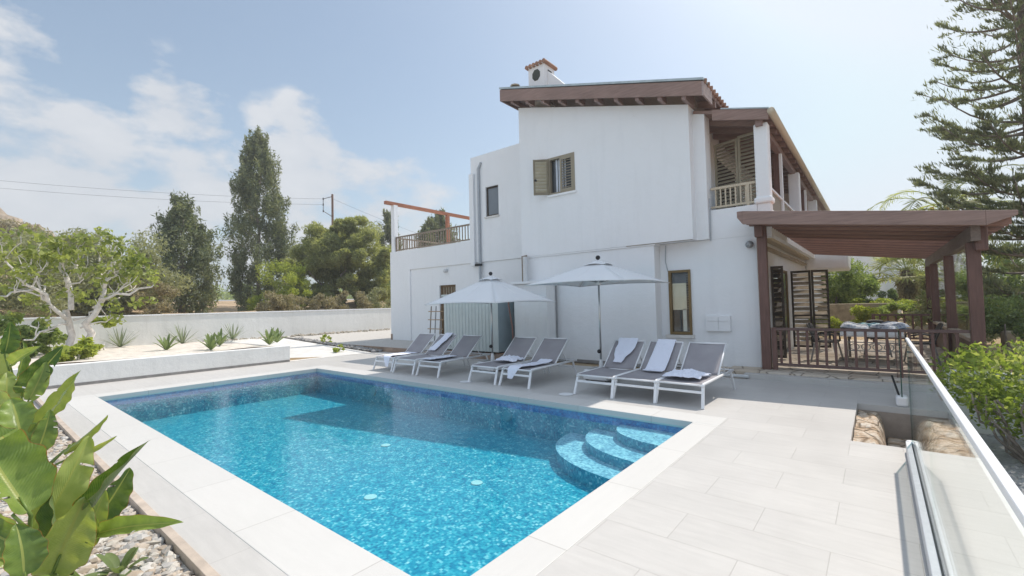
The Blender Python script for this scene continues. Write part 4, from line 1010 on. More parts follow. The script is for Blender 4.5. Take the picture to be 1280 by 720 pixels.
# ------------------------------------------------------------------ sun loungers
m = N("sling_mesh"); v = m.pos((1,1,1), True); wv = m.noise(v, 260, 2, .5); bl = m.noise(v, 3, 3, .5)
c = m.ramp(m.math('ADD', m.math('MULTIPLY', wv, .6), m.math('MULTIPLY', bl, .4)), [(.3, (.25,.235,.25)), (.7, (.38,.36,.375))])
W['sling'] = m.done(m.pbr(c, .75, m.bump(wv, .3, .002), .25))
LW = .345                                                   # half width
BA = R(41); BL = .74; BP = 1.02; SZ = .345                  # backrest angle, length, pivot, seat height
def make_lounger(label, loc, rz):
    t_ = thing("sun_lounger", label, "sun lounger", (0, 0, 0), "sun loungers in a row beside the pool")
    al = W['alu']
    b = MB()
    for s in (-1, 1): b.tube([(s*LW, .06, SZ-.03), (s*LW, .12, SZ), (s*LW, 1.86, SZ)], .023, 8)
    b.tube([(-LW, .07, SZ-.01), (LW, .07, SZ-.01)], .016, 8); b.tube([(-LW, 1.86, SZ), (LW, 1.86, SZ)], .016, 8); b.tube([(-LW, BP, SZ-.01), (LW, BP, SZ-.01)], .014, 8)
    b.build("frame", al, t_, smooth=True)
    for s in (-1, 1):
        b = MB(); b.bar((s*LW, .10, SZ-.005), (s*(LW+.02), -.02, 0), .046, .034); b.build("leg", al, t_, bevel=.005)
        b = MB(); b.bar((s*LW, 1.70, SZ-.005), (s*(LW+.02), 1.83, 0), .035, .03); b.build("leg", al, t_, bevel=.005)
    b = MB(); b.bar((-LW, .04, .235), (LW, .04, .235), .03, .038); b.build("crossbar", al, t_, bevel=.004)
    b = MB(); b.bar((-LW, 1.76, .20), (LW, 1.76, .20), .025, .025); b.build("crossbar", al, t_)
    b = MB(); b.grid(lambda u, v: ((u-.5)*2*(LW-.012), .09+v*(BP-.09), SZ+.012-.022*math.sin(math.pi*u)), 10, 14); b.build("seat_sling", W['sling'], t_, smooth=True, solid=.004)
    ca, sa = math.cos(BA), math.sin(BA)
    b = MB()
    for s in (-1, 1): b.tube([(s*(LW-.03), BP, SZ+.01), (s*(LW-.03), BP+BL*ca, SZ+.01+BL*sa)], .016, 8)
    b.tube([(-(LW-.03), BP+BL*ca, SZ+.01+BL*sa), (LW-.03, BP+BL*ca, SZ+.01+BL*sa)], .016, 8); bf = b.build("backrest_frame", al, t_, smooth=True)
    b = MB()
    def bs(u, v):
        k = .018*math.sin(math.pi*u); r = BL*v
        return ((u-.5)*2*(LW-.035), BP+r*ca+k*sa, SZ+.02+r*sa-k*ca)
    b.grid(bs, 10, 12); b.build("back_sling", W['sling'], t_, smooth=True, solid=.004)
    b = MB()
    for s in (-1, 1): b.tube([(s*(LW-.06), BP+.42*ca, SZ+.42*sa), (s*(LW-.06), 1.56, SZ)], .010, 6)
    b.tube([(-(LW-.06), 1.56, SZ), (LW-.06, 1.56, SZ)], .010, 6); b.build("support_bracket", al, t_)
    t_.location = loc; t_.rotation_euler = (0, 0, rz); return t_
LG = [(-9.98, 6.94, .05, "leftmost grey sun lounger, a towel hanging over its foot end"),
      (-9.08, 6.90, .04, "second grey sun lounger from the left, a towel draped over its backrest"),
      (-8.20, 6.92, .03, "third grey sun lounger from the left, bare backrest, flat towel on its seat"),
      (-6.48, 6.93, .02, "grey sun lounger in front of the left parasol's box, towel bunched at its middle"),
      (-5.64, 6.96, .02, "grey sun lounger with a long towel lying down its whole seat"),
      (-3.92, 7.02, .0, "grey sun lounger with a narrow towel hung over the left of its backrest"),
      (-3.19, 7.06, .0, "grey sun lounger with a broad smooth towel laid down its backrest"),
      (-2.46, 7.08, -.01, "grey sun lounger nearest the terrace, crumpled towel on its sunlit seat")]
l0 = None; LO = []
for x, y, rz, lab in LG:
    if l0 is None: l0 = make_lounger(lab, (x, y, 0), rz); LO.append(l0)
    else: LO.append(copy_thing(l0, (x, y, 0), rz, lab))

# ------------------------------------------------------------------ towels
tw = N("towel"); nn = tw.noise(tw.pos((1,1,1), True), 90, 3, .6); fold = tw.noise(tw.pos((1,1,1), True), 14, 4, .6)
W['towel'] = tw.done(tw.pbr((.80,.82,.92), .95, tw.bump(tw.math('ADD', nn, tw.math('MULTIPLY', fold, 2.2)), .55, .012), .1))
from mathutils import noise as mn
def nz3(x, y, z): return mn.noise(Vector((x, y, z)))
def profile(pts):
    """poly-line (y,z) by arc length"""
    ls = [0]
    for a, b_ in zip(pts, pts[1:]): ls.append(ls[-1]+math.hypot(b_[0]-a[0], b_[1]-a[1]))
    def fn(t):
        d = t*ls[-1]
        for i in range(len(pts)-1):
            if d <= ls[i+1] or i == len(pts)-2:
                k = (d-ls[i])/max(1e-6, ls[i+1]-ls[i]); k = min(1, max(0, k))
                return (pts[i][0]+(pts[i+1][0]-pts[i][0])*k, pts[i][1]+(pts[i+1][1]-pts[i][1])*k)
    return fn
ca, sa = math.cos(BA), math.sin(BA)
def bk(r, off=.03): return (BP+r*ca-off*sa, SZ+.02+r*sa+off*ca)
def towel(li, label, pts, xa, xb, nu=16, nv=34, wr=.012, edge=None, seed=0):
    pf = profile(pts); b = MB()
    def fn(u, v):
        y, z = pf(v); x0, x1 = (xa, xb) if edge is None else edge(v)
        w1 = wr*(nz3(u*5+seed, v*9, .3)+.6*nz3(u*12, v*16+seed, 1.7))
        w2 = wr*.8*nz3(u*4+seed*2, v*6, 5.5)
        x = x0+(x1-x0)*u+w2*1.5
        return (x, y-abs(w1)*sa*.7, z+abs(w1)*.9+.004)
    b.grid(fn, nu, nv)
    o = b.build("towel", W['towel'], smooth=True, solid=.014); o.location = LO[li].location; o.rotation_euler = LO[li].rotation_euler
    md = o.modifiers.new("soft", 'SUBSURF'); md.levels = 1; md.render_levels = 1
    return props(o, label, "towel", "pale towels on the sun loungers")
sz = SZ+.028
towel(0, "pale towel hanging as a point over the foot end of the leftmost lounger", [(1.0, sz), (.5, sz-.004), (.12, sz+.012), (.05, sz-.03), (.02, sz-.16), (.0, sz-.27)], -.1, .3, edge=lambda v: ((-.18, .24) if v < .55 else (-.18+.30*(v-.55)/.45, .24-.02*(v-.55)/.45)), seed=1)
towel(1, "pale towel draped slanting over the backrest of the second lounger", [bk(.10), bk(.35), bk(.6), bk(.755, .045), (BP+.77*ca+.03, SZ+.45)], -.2, .1, edge=lambda v: (-.26+.25*v, -.02+.28*v), wr=.022, seed=2)
towel(2, "pale towel lying flat along the seat of the third lounger", [(.10, sz+.006), (.5, sz), (.98, sz)], -.30, .02, wr=.022, seed=3)
towel(4, "long pale towel running down the seat and off the foot of the fifth lounger", [bk(.06, .04), (.93, sz+.012), (.6, sz), (.14, sz+.012), (.06, sz-.03), (.02, sz-.18), (.01, sz-.23)], -.3, .0, edge=lambda v: ((-.05-.2*v, .26-.2*v) if v < .72 else (-.20+.02*(v-.72), .10-.25*(v-.72)/.28*.6)), wr=.022, seed=4)
towel(5, "narrow pale towel hung over the left side of the sixth lounger's backrest", [bk(.10, .032), bk(.3), bk(.6), bk(.755, .05), (BP+.77*ca+.05, SZ+.44), (BP+.66*ca+.09, SZ+.30)], -.2, .1, edge=lambda v: (-.13-.10*math.sin(v*2.2), .02+.17*min(1, v*2.2)-.10*max(0, v-.55)), wr=.026, seed=5)
towel(6, "broad smooth pale towel laid from the top of the seventh lounger's backrest to its seat", [(.84, sz+.004), (.97, sz+.006), bk(.06, .035), bk(.35, .028), bk(.62, .03), bk(.755, .045), (BP+.77*ca+.05, SZ+.44), (BP+.66*ca+.09, SZ+.30)], -.17, .2, edge=lambda v: (-.20+.05*v, .17+.03*v), wr=.006, seed=6)
def bunch(li, label, cx, cy, rx, ry, hh, seed):
    b = MB()
    def fn(u, v):
        x = (u-.5)*2; y = (v-.5)*2; q = max(0, 1-x*x*.9)*max(0, 1-y*y*.9)
        k = nz3(x*2.3+seed, y*2.3, seed*.7); k2 = nz3(x*5.5, y*5.5+seed, 2.2); k3 = nz3(x*10+seed, y*3, 7)
        px = x*rx*(1+.22*nz3(y*1.7+seed, x, 3)); py = y*ry*(1+.22*nz3(x*1.9, y+seed, 4))
        return (cx+px, cy+py, sz+hh*(q**.45)*(.50+.65*abs(k)+.42*abs(k2)+.2*k3)+.006)
    b.grid(fn, 34, 34)
    o = b.build("towel", W['towel'], smooth=True, solid=.012); o.location = LO[li].location; o.rotation_euler = LO[li].rotation_euler
    md = o.modifiers.new("soft", 'SUBSURF'); md.levels = 1; md.render_levels = 1
    return props(o, label, "towel", "pale towels on the sun loungers")
bunch(3, "pale towel bunched up in the middle of the fourth lounger", .08, .86, .28, .22, .13, 1.3)
bunch(7, "crumpled white towel, partly in the sun, on the seat of the eighth lounger", -.06, .58, .30, .30, .115, 4.1)

# ------------------------------------------------------------------ ribbed shed, drying rack
S = thing("storage_shed", "pale ribbed sheet metal storage shed behind the left parasol", "shed", (-10, 10.4, .17))
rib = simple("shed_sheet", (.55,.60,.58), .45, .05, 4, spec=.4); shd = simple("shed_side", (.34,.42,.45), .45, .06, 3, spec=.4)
sx0, sx1, sy0, sy1, sz0, sz1 = -10.95, -8.62, 9.98, 10.86, .24, 1.93
b = MB(); npn = 15; prof = []
pw_ = (sx1-.22-sx0)/npn
for i in range(npn):
    x = sx0+i*pw_
    prof += [(x, sy0), (x+pw_*.60, sy0), (x+pw_*.70, sy0-.022), (x+pw_*.90, sy0-.022)]
prof += [(sx1-.22, sy0), (sx1-.21, sy0-.02), (sx1, sy0-.02)]
L_ = len(prof); b.add([(x, y, sz0) for x, y in prof]+[(x, y, sz1) for x, y in prof], [(i, i+1, L_+i+1, L_+i) for i in range(L_-1)]); b.build("ribbed_front", rib, S, solid=.004)
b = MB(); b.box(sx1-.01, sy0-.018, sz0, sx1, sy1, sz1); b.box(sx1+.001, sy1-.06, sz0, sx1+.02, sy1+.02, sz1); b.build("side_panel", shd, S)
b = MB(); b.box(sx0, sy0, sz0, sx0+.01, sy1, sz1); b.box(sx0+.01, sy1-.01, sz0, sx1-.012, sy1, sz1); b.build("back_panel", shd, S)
b = MB(); b.trap(sx0-.05, sx1+.05, sy0-.07, sy1+.05, sz1+.002, sz1+.002, sz1+.06, sz1+.09); b.build("shed_roof", rib, S)
b = MB(); b.box(sx0+.03, sy0+.02, .20, sx1-.03, sy1-.03, sz0); b.build("base_frame", W['black'], S)
b = MB()
for i in range(6): b.box(sx0+.1+i*.42, sy0+.0, .172, sx0+.34+i*.42, sy0+.5, .20)
b.build("base_block", W['tilered'], S)
b = MB(); b.box(sx0-.5, 9.96, -.02, -7.06, 10.2, .17); props(b.build("paving_block", W['flag'], org=(-8, 10.05, 0)), "row of tan stone edging blocks in front of the shed's foot", "edging")
RK = thing("drying_rack", "slim drying rack with thin tan bars leaning beside the wing's brown door", "rack", (-13.3, 11.7, .17))
q = Vector((-13.25, 11.55, .17))
for dx in (-.28, .0, .28):
    b = MB(); b.tube([(q.x+dx, q.y, .17), (q.x+dx, q.y+.12, 1.62)], .022, 6); b.build("upright", W['greywood'] if dx else W['grey'], RK)
for z in (.75, 1.10, 1.42):
    b = MB(); b.tube([(q.x-.42, q.y-.02+z*.08, z), (q.x+.44, q.y-.02+z*.08, z)], .018, 6); b.build("bar", simple("tan_bar", (.42,.30,.19), .6, .1) if z == .75 else bpy.data.materials["tan_bar"], RK)
# ------------------------------------------------------------------ foliage
def cards(name, P, L, Wd, mat, parent=None, rg=None, out=None, upbias=0.0, org=None, flat=.0, dirs=None):
    """one rhombic leaf per point, as real faces"""
    P = np.asarray(P, float); n = len(P); rg = rg or RNG
    if dirs is None:
        d = rg.normal(size=(n, 3)); d[:, 2] = d[:, 2]*(1-flat)+upbias
        if out is not None: d = d + out
    else: d = np.asarray(dirs, float) + rg.normal(size=(n, 3))*.12
    d /= np.linalg.norm(d, axis=1)[:, None]+1e-9
    r = rg.normal(size=(n, 3)); s = np.cross(d, r); s /= np.linalg.norm(s, axis=1)[:, None]+1e-9
    Ls = (L*(.6+.8*rg.random(n)))[:, None]; Ws = (Wd*(.6+.8*rg.random(n)))[:, None]
    nn_ = np.cross(d, s)
    a = P-d*Ls*.5; c = P+d*Ls*.5; m_ = P+nn_*Ws*.18
    V = np.stack([a, m_-s*Ws*.5, c, m_+s*Ws*.5], 1).reshape(-1, 3)
    o0 = np.array(ORG[parent.name]) if parent is not None else np.array(org or (0, 0, 0)); V = V-o0
    me = bpy.data.meshes.new(name); me.vertices.add(4*n); me.vertices.foreach_set("co", V.ravel())
    me.loops.add(4*n); me.loops.foreach_set("vertex_index", np.arange(4*n, dtype=np.int32))
    me.polygons.add(n); me.polygons.foreach_set("loop_start", np.arange(0, 4*n, 4, dtype=np.int32)); me.polygons.foreach_set("loop_total", np.full(n, 4, dtype=np.int32))
    me.materials.append(mat); me.update(calc_edges=True)
    return link(name, me, parent, tuple(o0))
def blob(c, rad, n, rg, shell=.55):
    d = rg.normal(size=(n, 3)); d /= np.linalg.norm(d, axis=1)[:, None]
    r = shell+(1-shell)*rg.random(n)**.6
    r *= 1+.18*np.sin(d[:, 0]*5+c[0]*3)*np.cos(d[:, 2]*6+c[1]*2)
    return np.asarray(c)+d*r[:, None]*np.asarray(rad)
GM = dict(
 cyp=leafmat("cypress_leaf", (.105,.14,.085), (.30,.33,.20), .45, .6, .9, (.46,.46,.32)),
 pine=leafmat("pine_leaf", (.23,.27,.13), (.52,.54,.27), .6, .55, .5, (.30,.34,.09)),
 olive=leafmat("olive_leaf", (.25,.27,.16), (.47,.48,.31), .45, .55, .5, (.34,.35,.22)),
 scrub=leafmat("scrub_leaf", (.23,.21,.13), (.46,.40,.27), .35, .7, .6, (.33,.29,.17)),
 fig=leafmat("fig_leaf", (.17,.23,.055), (.42,.47,.15), .48, .45, .9, (.36,.43,.09)),
 lime=leafmat("lime_leaf", (.24,.32,.05), (.52,.58,.14), .5, .45, .9, (.46,.52,.12)),
 shrub=leafmat("shrub_leaf", (.10,.17,.035), (.38,.47,.11), .58, .4, 1.2, (.88,.84,.46)),
 green=leafmat("green_leaf", (.16,.235,.085), (.40,.49,.18), .55, .5, .5, (.26,.36,.10)),
 dark=leafmat("dark_leaf", (.09,.135,.06), (.23,.30,.13), .45, .5, .6, (.12,.19,.06)),
 arau=leafmat("needle", (.13,.16,.11), (.33,.36,.22), .45, .5, .6, (.15,.17,.10)),
 palm=leafmat("palm_leaf", (.22,.27,.11), (.50,.53,.25), .55, .45, .7, (.45,.45,.22)),
 bop=leafmat("young_leaf", (.12,.18,.08), (.27,.34,.15), .3, .45, 1.2),
 agave=leafmat("agave_leaf", (.16,.21,.13), (.33,.37,.24), .12, .45, 2),
 dry=leafmat("dry_fruit", (.50,.22,.04), (.72,.42,.08), .2, .6, 1),
)
bark = simple("bark", (.17,.13,.095), .95, .3, 6, .6, 20); pbark = simple("pale_bark", (.70,.66,.62), .85, .18, 8, .4, 25); gbark = simple("grey_bark", (.26,.22,.19), .95, .3, 8, .6, 18)
def trunk(parent, pts, r0, r1, mat, name="trunk", n=8):
    k = len(pts); b = MB(); b.tube(pts, [r0+(r1-r0)*i/(k-1) for i in range(k)], n); return b.build(name, mat, parent, smooth=True)
def wob(p, q, rg, amp, k=6):
    p = np.array(p, float); q = np.array(q, float); L = np.linalg.norm(q-p); out = []
    for i in range(k+1):
        t = i/k; j = rg.normal(size=3)*amp*L*(0 if i in (0, k) else 1); out.append(tuple(p+(q-p)*t+j))
    return out
def ground_at(x, y): return gz(x, y)

# --- cypresses: columns of upright clumps with gaps
def cypress(label, px, ytop, D, prof, seed, ncl, nl, group="conifers beyond the garden wall", card=.30, mat='cyp', extra=()):
    top = at(px, ytop, D); rg = np.random.default_rng(seed); x, y = top[0], top[1]; zg = ground_at(x, y); Ht = top[2]-zg
    t_ = thing("cypress_tree", label, "tree", (x, y, zg), group)
    trunk(t_, wob((x, y, zg-.2), (x+.1, y, zg+Ht*.93), rg, .006), .22, .03, gbark)
    pts = []
    side = np.array([CR[0], CR[1], 0.]); 
    for i in range(ncl):
        t = (i+rg.random())/ncl; t = .02+.97*t**.92
        R_ = np.interp(t, [p for p, r in prof], [r for p, r in prof])
        an = rg.random()*6.283; rr = R_*(.35+.65*rg.random()**.5)*(.82+.30*rg.random())
        c = np.array([x+math.cos(an)*rr, y+math.sin(an)*rr, zg+Ht*t])
        s = (.42+.5*rg.random())*(.55+.45*min(1, R_/1.6))
        pts.append(blob(c, (s*.72, s*.72, s*1.5), int(nl*1.8), rg, .10))
        if rg.random() < .5:
            e = c + np.array([math.cos(an), math.sin(an), 1.4])*s*.7; pts.append(blob(e, (s*.3, s*.3, s*.8), nl//3, rg, .1))
    for (ex, ez, er) in extra:
        for k in range(4):
            f = (k+1)/4; c = np.array([x, y, zg+Ht*(ez-.05*(1-f))]) + side*ex*f; pts.append(blob(c, (er*.6, er*.6, er), nl, rg, .2))
    Pt = np.concatenate(pts); Pt = Pt[Pt[:, 2] > zg+.1]
    cards("crown", Pt, card*1.3, card*.30, GM[mat], t_, rg, upbias=.9)
    for i in range(7):
        z = zg+Ht*(.12+.1*i); an = rg.random()*6.28; r_ = np.interp((z-zg)/Ht, [p for p, r in prof], [r for p, r in prof])*.8
        trunk(t_, wob((x, y, z), (x+math.cos(an)*r_, y+math.sin(an)*r_, z+r_*.9), rg, .03, 4), .06, .015, gbark, "branch", 5)
    return t_
cypress("tall dark columnar cypress, the highest tree left of the house", 322, 170, 42, [(0,1.2),(.1,1.9),(.2,2.3),(.45,2.35),(.6,2.1),(.75,1.5),(.87,1.0),(1,.3)], 21, 185, 85, extra=((3.0, .47, .6), (2.4, .62, .6)), card=.26)
cypress("shorter ragged cypress with a side bough, between the pale fig tree and the tall cypress", 227, 252, 36, [(0,1.5),(.15,1.9),(.4,1.85),(.6,1.45),(.75,.95),(.9,.5),(1,.2)], 22, 115, 75, extra=((2.5, .54, .55), (1.9, .70, .4)), card=.24)
cypress("dark cypress seen through the roof terrace railing", 549, 267, 50, [(0,2),(.4,2.2),(.7,1.5),(.9,.8),(1,.2)], 23, 90, 60, card=.36)
cypress("second cypress behind the terrace railing, left of the other and lower", 536, 279, 49, [(0,1.6),(.4,1.8),(.7,1.3),(.9,.8),(1,.25)], 24, 70, 60, card=.36)
cypress("thin cypress peeping out left of the white terrace post", 486, 268, 48, [(0,1.4),(.4,1.5),(.7,1.1),(.9,.6),(1,.15)], 25, 60, 60, card=.34)

# --- broad trees and shrubs made of several lumps
def lumpy(name, label, cat, base, lumps, mat, nper, L, Wd, seed, group=None, trunks=(), bk_=None, tr=.12, shell=.45, upb=.2, flat=.0):
    rg = np.random.default_rng(seed); t_ = thing(name, label, cat, tuple(base), group)
    pts = []; outs = []
    for (c, r, k) in lumps:
        r = np.asarray(r, float)*np.ones(3); c = np.asarray(c, float)
        n_sub = max(6, int(13*k))
        for i in range(n_sub):
            d = rg.normal(size=3); d /= np.linalg.norm(d); d[2] = d[2]*.9+.12
            s = r*(.20+.22*rg.random()); cc = c+d*r*(.55+.45*rg.random())
            p = blob(cc, s, int(nper*k/n_sub*9)+4, rg, .25); pts.append(p); outs.append(np.tile(d*.7, (len(p), 1)))
    Pt = np.concatenate(pts); O = np.concatenate(outs)
    keep = Pt[:, 2] > base[2]+.02; Pt = Pt[keep]; O = O[keep]
    cards("crown", Pt, L, Wd, GM[mat], t_, rg, O, upb, flat=flat)
    for (p, q, r0, r1) in trunks: trunk(t_, wob(p, q, rg, .05, 5), r0, r1, bk_ or bark, "trunk" if r0 >= tr*.99 else "branch", 7)
    return t_
def L_at(px, py, D, z=None):
    q = at(px, py, D); return q
# round pine left of the house
q = at(428, 330, 36); zg = ground_at(q[0], q[1]); x, y = q[0], q[1]
sd = np.array([CR[0], CR[1], 0]); sd /= np.linalg.norm(sd)
def S_(dx, dz, dy=0): return tuple(np.array([x, y, 0])+sd*dx+np.array([CF[0], CF[1], 0])*dy+np.array([0, 0, dz]))
lumpy("pine_tree", "round yellow-green pine with many pale boughs, just left of the house", "tree", (x, y, zg),
      [(S_(0, 6.3), (2.5, 2.5, 2.0), 1.5), (S_(-2.0, 5.0), (1.8, 1.8, 1.6), 1), (S_(2.2, 5.4), (2.0, 2.0, 1.7), 1.1), (S_(-2.6, 3.2), (1.5, 1.5, 1.3), .7), (S_(3.0, 3.6), (1.6, 1.6, 1.5), .8), (S_(.6, 4.2, -1), (2.0, 1.8, 1.5), 1.1), (S_(1.0, 7.4), (1.5, 1.5, 1.0), .7), (S_(-1.8, 2.2), (1.6, 1.6, 1.2), .7), (S_(.4, 2.4, -1.2), (1.7, 1.6, 1.2), .7), (S_(2.4, 2.3), (1.6, 1.6, 1.2), .7), (S_(-3.2, 4.3), (1.2, 1.2, 1.2), .5), (S_(.3, 5.6, -1.3), (1.6, 1.5, 1.2), .9), (S_(-1.2, 6.6), (1.5, 1.5, 1.1), .8), (S_(3.4, 4.6), (1.1, 1.1, 1.2), .5), (S_(-1.2, 3.3, .8), (1.5, 1.5, 1.3), .8), (S_(1.7, 3.5, .8), (1.5, 1.5, 1.3), .8), (S_(0, 1.6, -.5), (2.2, 1.6, .9), .7)],
      'pine', 1050, .30, .06, 31, "broad trees beyond the garden wall", [((x, y, zg-.2), S_(.2, 3.2), .22, .14)]+[(S_(.15, 1.6+.3*i), S_((i-2.5)*1.1, 5.0+.3*(i % 3), (i % 3-1)*.9), .10, .03) for i in range(6)], gbark, .2, upb=.35)
# olive-grey bushes on the left, behind the wall
for i, (px, py, D, r, lab) in enumerate(((150, 335, 33, (2.8, 2.6, 2.3), "grey-green olive tree behind the wall, right of the pale fig tree"), (45, 330, 34, (3.6, 3.0, 2.6), "large grey-green olive tree at the left edge behind the fig tree"), (100, 345, 40, (3.0, 3.0, 2.6), "grey-green olive tree further back between the two other olives"), (-40, 340, 31, (3.2, 3, 2.7), "olive tree at the very left edge of the view"))):
    q = at(px, py, D); zg = ground_at(q[0], q[1]); c = (q[0], q[1], q[2]-.7)
    lumpy("olive_tree", lab, "tree", (q[0], q[1], zg), [(c, r, 1.6), ((c[0]+1.3, c[1]+.8, c[2]-1.0), np.array(r)*.8, 1), ((c[0]-1.0, c[1]-1.2, c[2]-1.1), np.array(r)*.75, 1)], 'olive', 620, .20, .07, 40+i, "broad trees beyond the garden wall", [((q[0], q[1], zg-.2), (q[0], q[1], zg+1.6), .20, .12)], gbark)
# dry scrub along the foot of the bank
SCR = [(190, 362, 30, 1.0, 'scrub', "dry brown scrub bush at the foot of the shorter cypress"), (355, 345, 34, 1.5, 'lime', "bright green bush between the tall cypress and the round pine"),
       (372, 372, 28, 1.1, 'scrub', "dark dry bush below the left side of the round pine"), (400, 378, 27, .9, 'scrub', "dry brown bush under the round pine's middle"), (440, 376, 27, 1.0, 'scrub', "straw coloured bush under the round pine's right side"), (475, 372, 28, 1.1, 'olive', "grey-green bush beside the house wing, below the pine"),
       (340, 376, 27, .8, 'scrub', "dry bush at the foot of the tall cypress"), (350, 320, 44, 2.0, 'green', "green tree top far behind between tall cypress and pine"), (500, 345, 40, 2.6, 'dark', "dark tree behind the corner of the house wing"), (375, 335, 40, 1.7, 'olive', "grey-green bush peeping out left of the round pine"), (308, 358, 50, .5, 'green', "small green bush beside the road")]
for i, (px, py, D, r, mt, lab) in enumerate(SCR):
    q = at(px, py, D)
    while q[0] > -23.9-r*.9: D += 1; q = at(px, py, D)
    zg = ground_at(q[0], q[1]); zc = max(zg+r*.5, q[2]-r*.3)
    lumpy("bush", lab, "bush", (q[0], q[1], zg), [((q[0], q[1], zc), (r, r, r*.85), 1.0), ((q[0]+r*.6, q[1]+r*.4, zg+r*.5), (r*.8, r*.8, r*.6), .6), ((q[0]-r*.5, q[1]-r*.5, zg+r*.45), (r*.8, r*.8, r*.6), .6)], mt, 330, .17, .05, 60+i, "bushes beyond the garden wall", [((q[0], q[1], zg-.1), (q[0]+.05, q[1], zg+r*.7), .05, .02)], gbark, .04)
# far wood beyond the road
rg = np.random.default_rng(5); pts = []
for i in range(60):
    px = 200+330*rg.random(); D = 120+60*rg.random(); q = at(px, 380, D); s = 2.2+2.2*rg.random()
    pts.append(blob((q[0], q[1], ground_at(q[0], q[1])+1.9), (s*1.5, s*1.5, s), 130, rg, .5))
struct(cards("far_trees", np.concatenate(pts), .9, .5, GM['green'], None, rg, upbias=.3), "stuff")

# --- the pale-barked fig tree in the sand bed
q = atz(84, 443, .42); fx, fy = q[0], q[1]; F_ = thing("fig_tree", "pale barked fig tree with crooked bare boughs in the sandy bed at left", "tree", (fx, fy, .35)); rg = np.random.default_rng(77)
sideF = np.cross(CF, (0, 0, 1)); sideF /= np.linalg.norm(sideF); fwdF = np.array([CF[0], CF[1], 0]); fwdF /= np.linalg.norm(fwdF)
def FP(px, py, dd=0.0):
    Dm = math.hypot(fx, fy)+dd; return at(px, py, Dm)
segs = [((84, 446, 0), (83, 345, 0), .10, .06), ((101, 446, .1), (130, 360, -.3), .11, .07), ((83, 398, 0), (20, 345, -.8), .065, .03), ((83, 345, 0), (58, 312, .3), .05, .02), ((83, 352, 0), (105, 318, .6), .04, .015),
        ((130, 360, -.3), (158, 322, -.2), .055, .02), ((124, 374, -.2), (192, 356, -.6), .055, .018), ((130, 360, -.3), (125, 312, .4), .05, .018), ((20, 345, -.8), (2, 318, -.8), .03, .012), ((40, 362, -.5), (-10, 372, -1.0), .035, .015), ((60, 378, -.3), (45, 330, .2), .03, .012), ((92, 400, 0), (150, 372, .5), .035, .014),
        ((100, 410, 0), (148, 396, -.5), .03, .01), ((158, 355, -.3), (170, 325, -.2), .025, .01), ((30, 352, -.7), (40, 320, -.4), .025, .01), ((83, 405, 0), (30, 425, -.7), .04, .02), ((83, 365, 0), (110, 340, -.6), .03, .012), ((145, 340, -.3), (185, 330, .1), .025, .01), ((83, 360, 0), (72, 306, -.4), .03, .010), ((95, 335, .3), (98, 303, -.3), .025, .009), ((132, 355, -.3), (147, 304, -.5), .03, .010), ((62, 376, -.3), (22, 318, -.5), .03, .010), ((116, 385, -.1), (172, 345, -.7), .032, .011), ((40, 360, -.5), (58, 325, -.7), .025, .009), ((150, 362, -.4), (168, 330, -.6), .022, .009)]
tips = []
for (a, c, r0, r1) in segs:
    p = FP(*a); q = FP(*c); w_ = wob(p, q, rg, .045, 6); trunk(F_, w_, r0, r1, pbark, "trunk" if r0 > .09 else "branch", 8); tips += [(w_[-1], 1.0), (w_[-2], .6)]
    for k in range(3):
        t = .4+.5*rg.random(); s = np.array(p)+(np.array(q)-np.array(p))*t; e = s+(rg.normal(size=3)*.28+np.array([0, 0, .5]))*(.8 if r0 < .06 else .8)
        if r0 < .09: trunk(F_, wob(s, e, rg, .05, 4), r1*.9, .008, pbark, "branch", 6); tips.append((e, .8))
lp = []
for tp, wt in tips:
    if np.asarray(tp)[2] < 1.3: continue
    lp.append(blob(np.asarray(tp)+rg.normal(size=3)*.10+np.array([0,0,.08]), (.26, .26, .20), int(19*wt), rg, .1))
for k in range(34):
    px = -10+205*rg.random(); lo = 302+30*abs((px-95)/110)**2; py = lo+78*rg.random()**1.2; lp.append(blob(FP(px, py, .5+.9*rg.random()), (.20, .20, .15), 15, rg, .1))
cards("crown", np.concatenate(lp), .17, .11, GM['fig'], F_, rg, upbias=.35)
for i, (px, py, D, r, mt, lab) in enumerate(((40, 422, 20.0, .55, 'green', "dark leafy bush at the foot of the pale fig tree"), (8, 410, 20, .75, 'green', "dark leafy bush at the left edge by the fig tree"), (97, 441, 17.0, .42, 'lime', "bright lime green bush at the end of the low planter wall"), (62, 418, 21.2, .45, 'green', "leafy green bush just left of the fig trunks, behind the lime green bush"), (130, 402, 21.5, .28, 'lime', "small leafy sprig beside the right fig trunk"))):
    q = at(px, py, D); zg = bedz(q[0], q[1]); r_ = r
    lumpy("bush", lab, "bush", (q[0], q[1], zg), [((q[0], q[1], max(zg+r*.55, q[2]-r*.1)), (r_, r_, r_*.75), 1.0), ((q[0]+.2, q[1]-.3, zg+r*.4), (r_*.8, r_*.8, r_*.5), .6)], mt, 90 if r > .4 else 40, .17, .10, 90+i, None, [((q[0], q[1], zg-.1), (q[0]+.03, q[1], zg+r*.7), .035, .015)], pbark, .03)

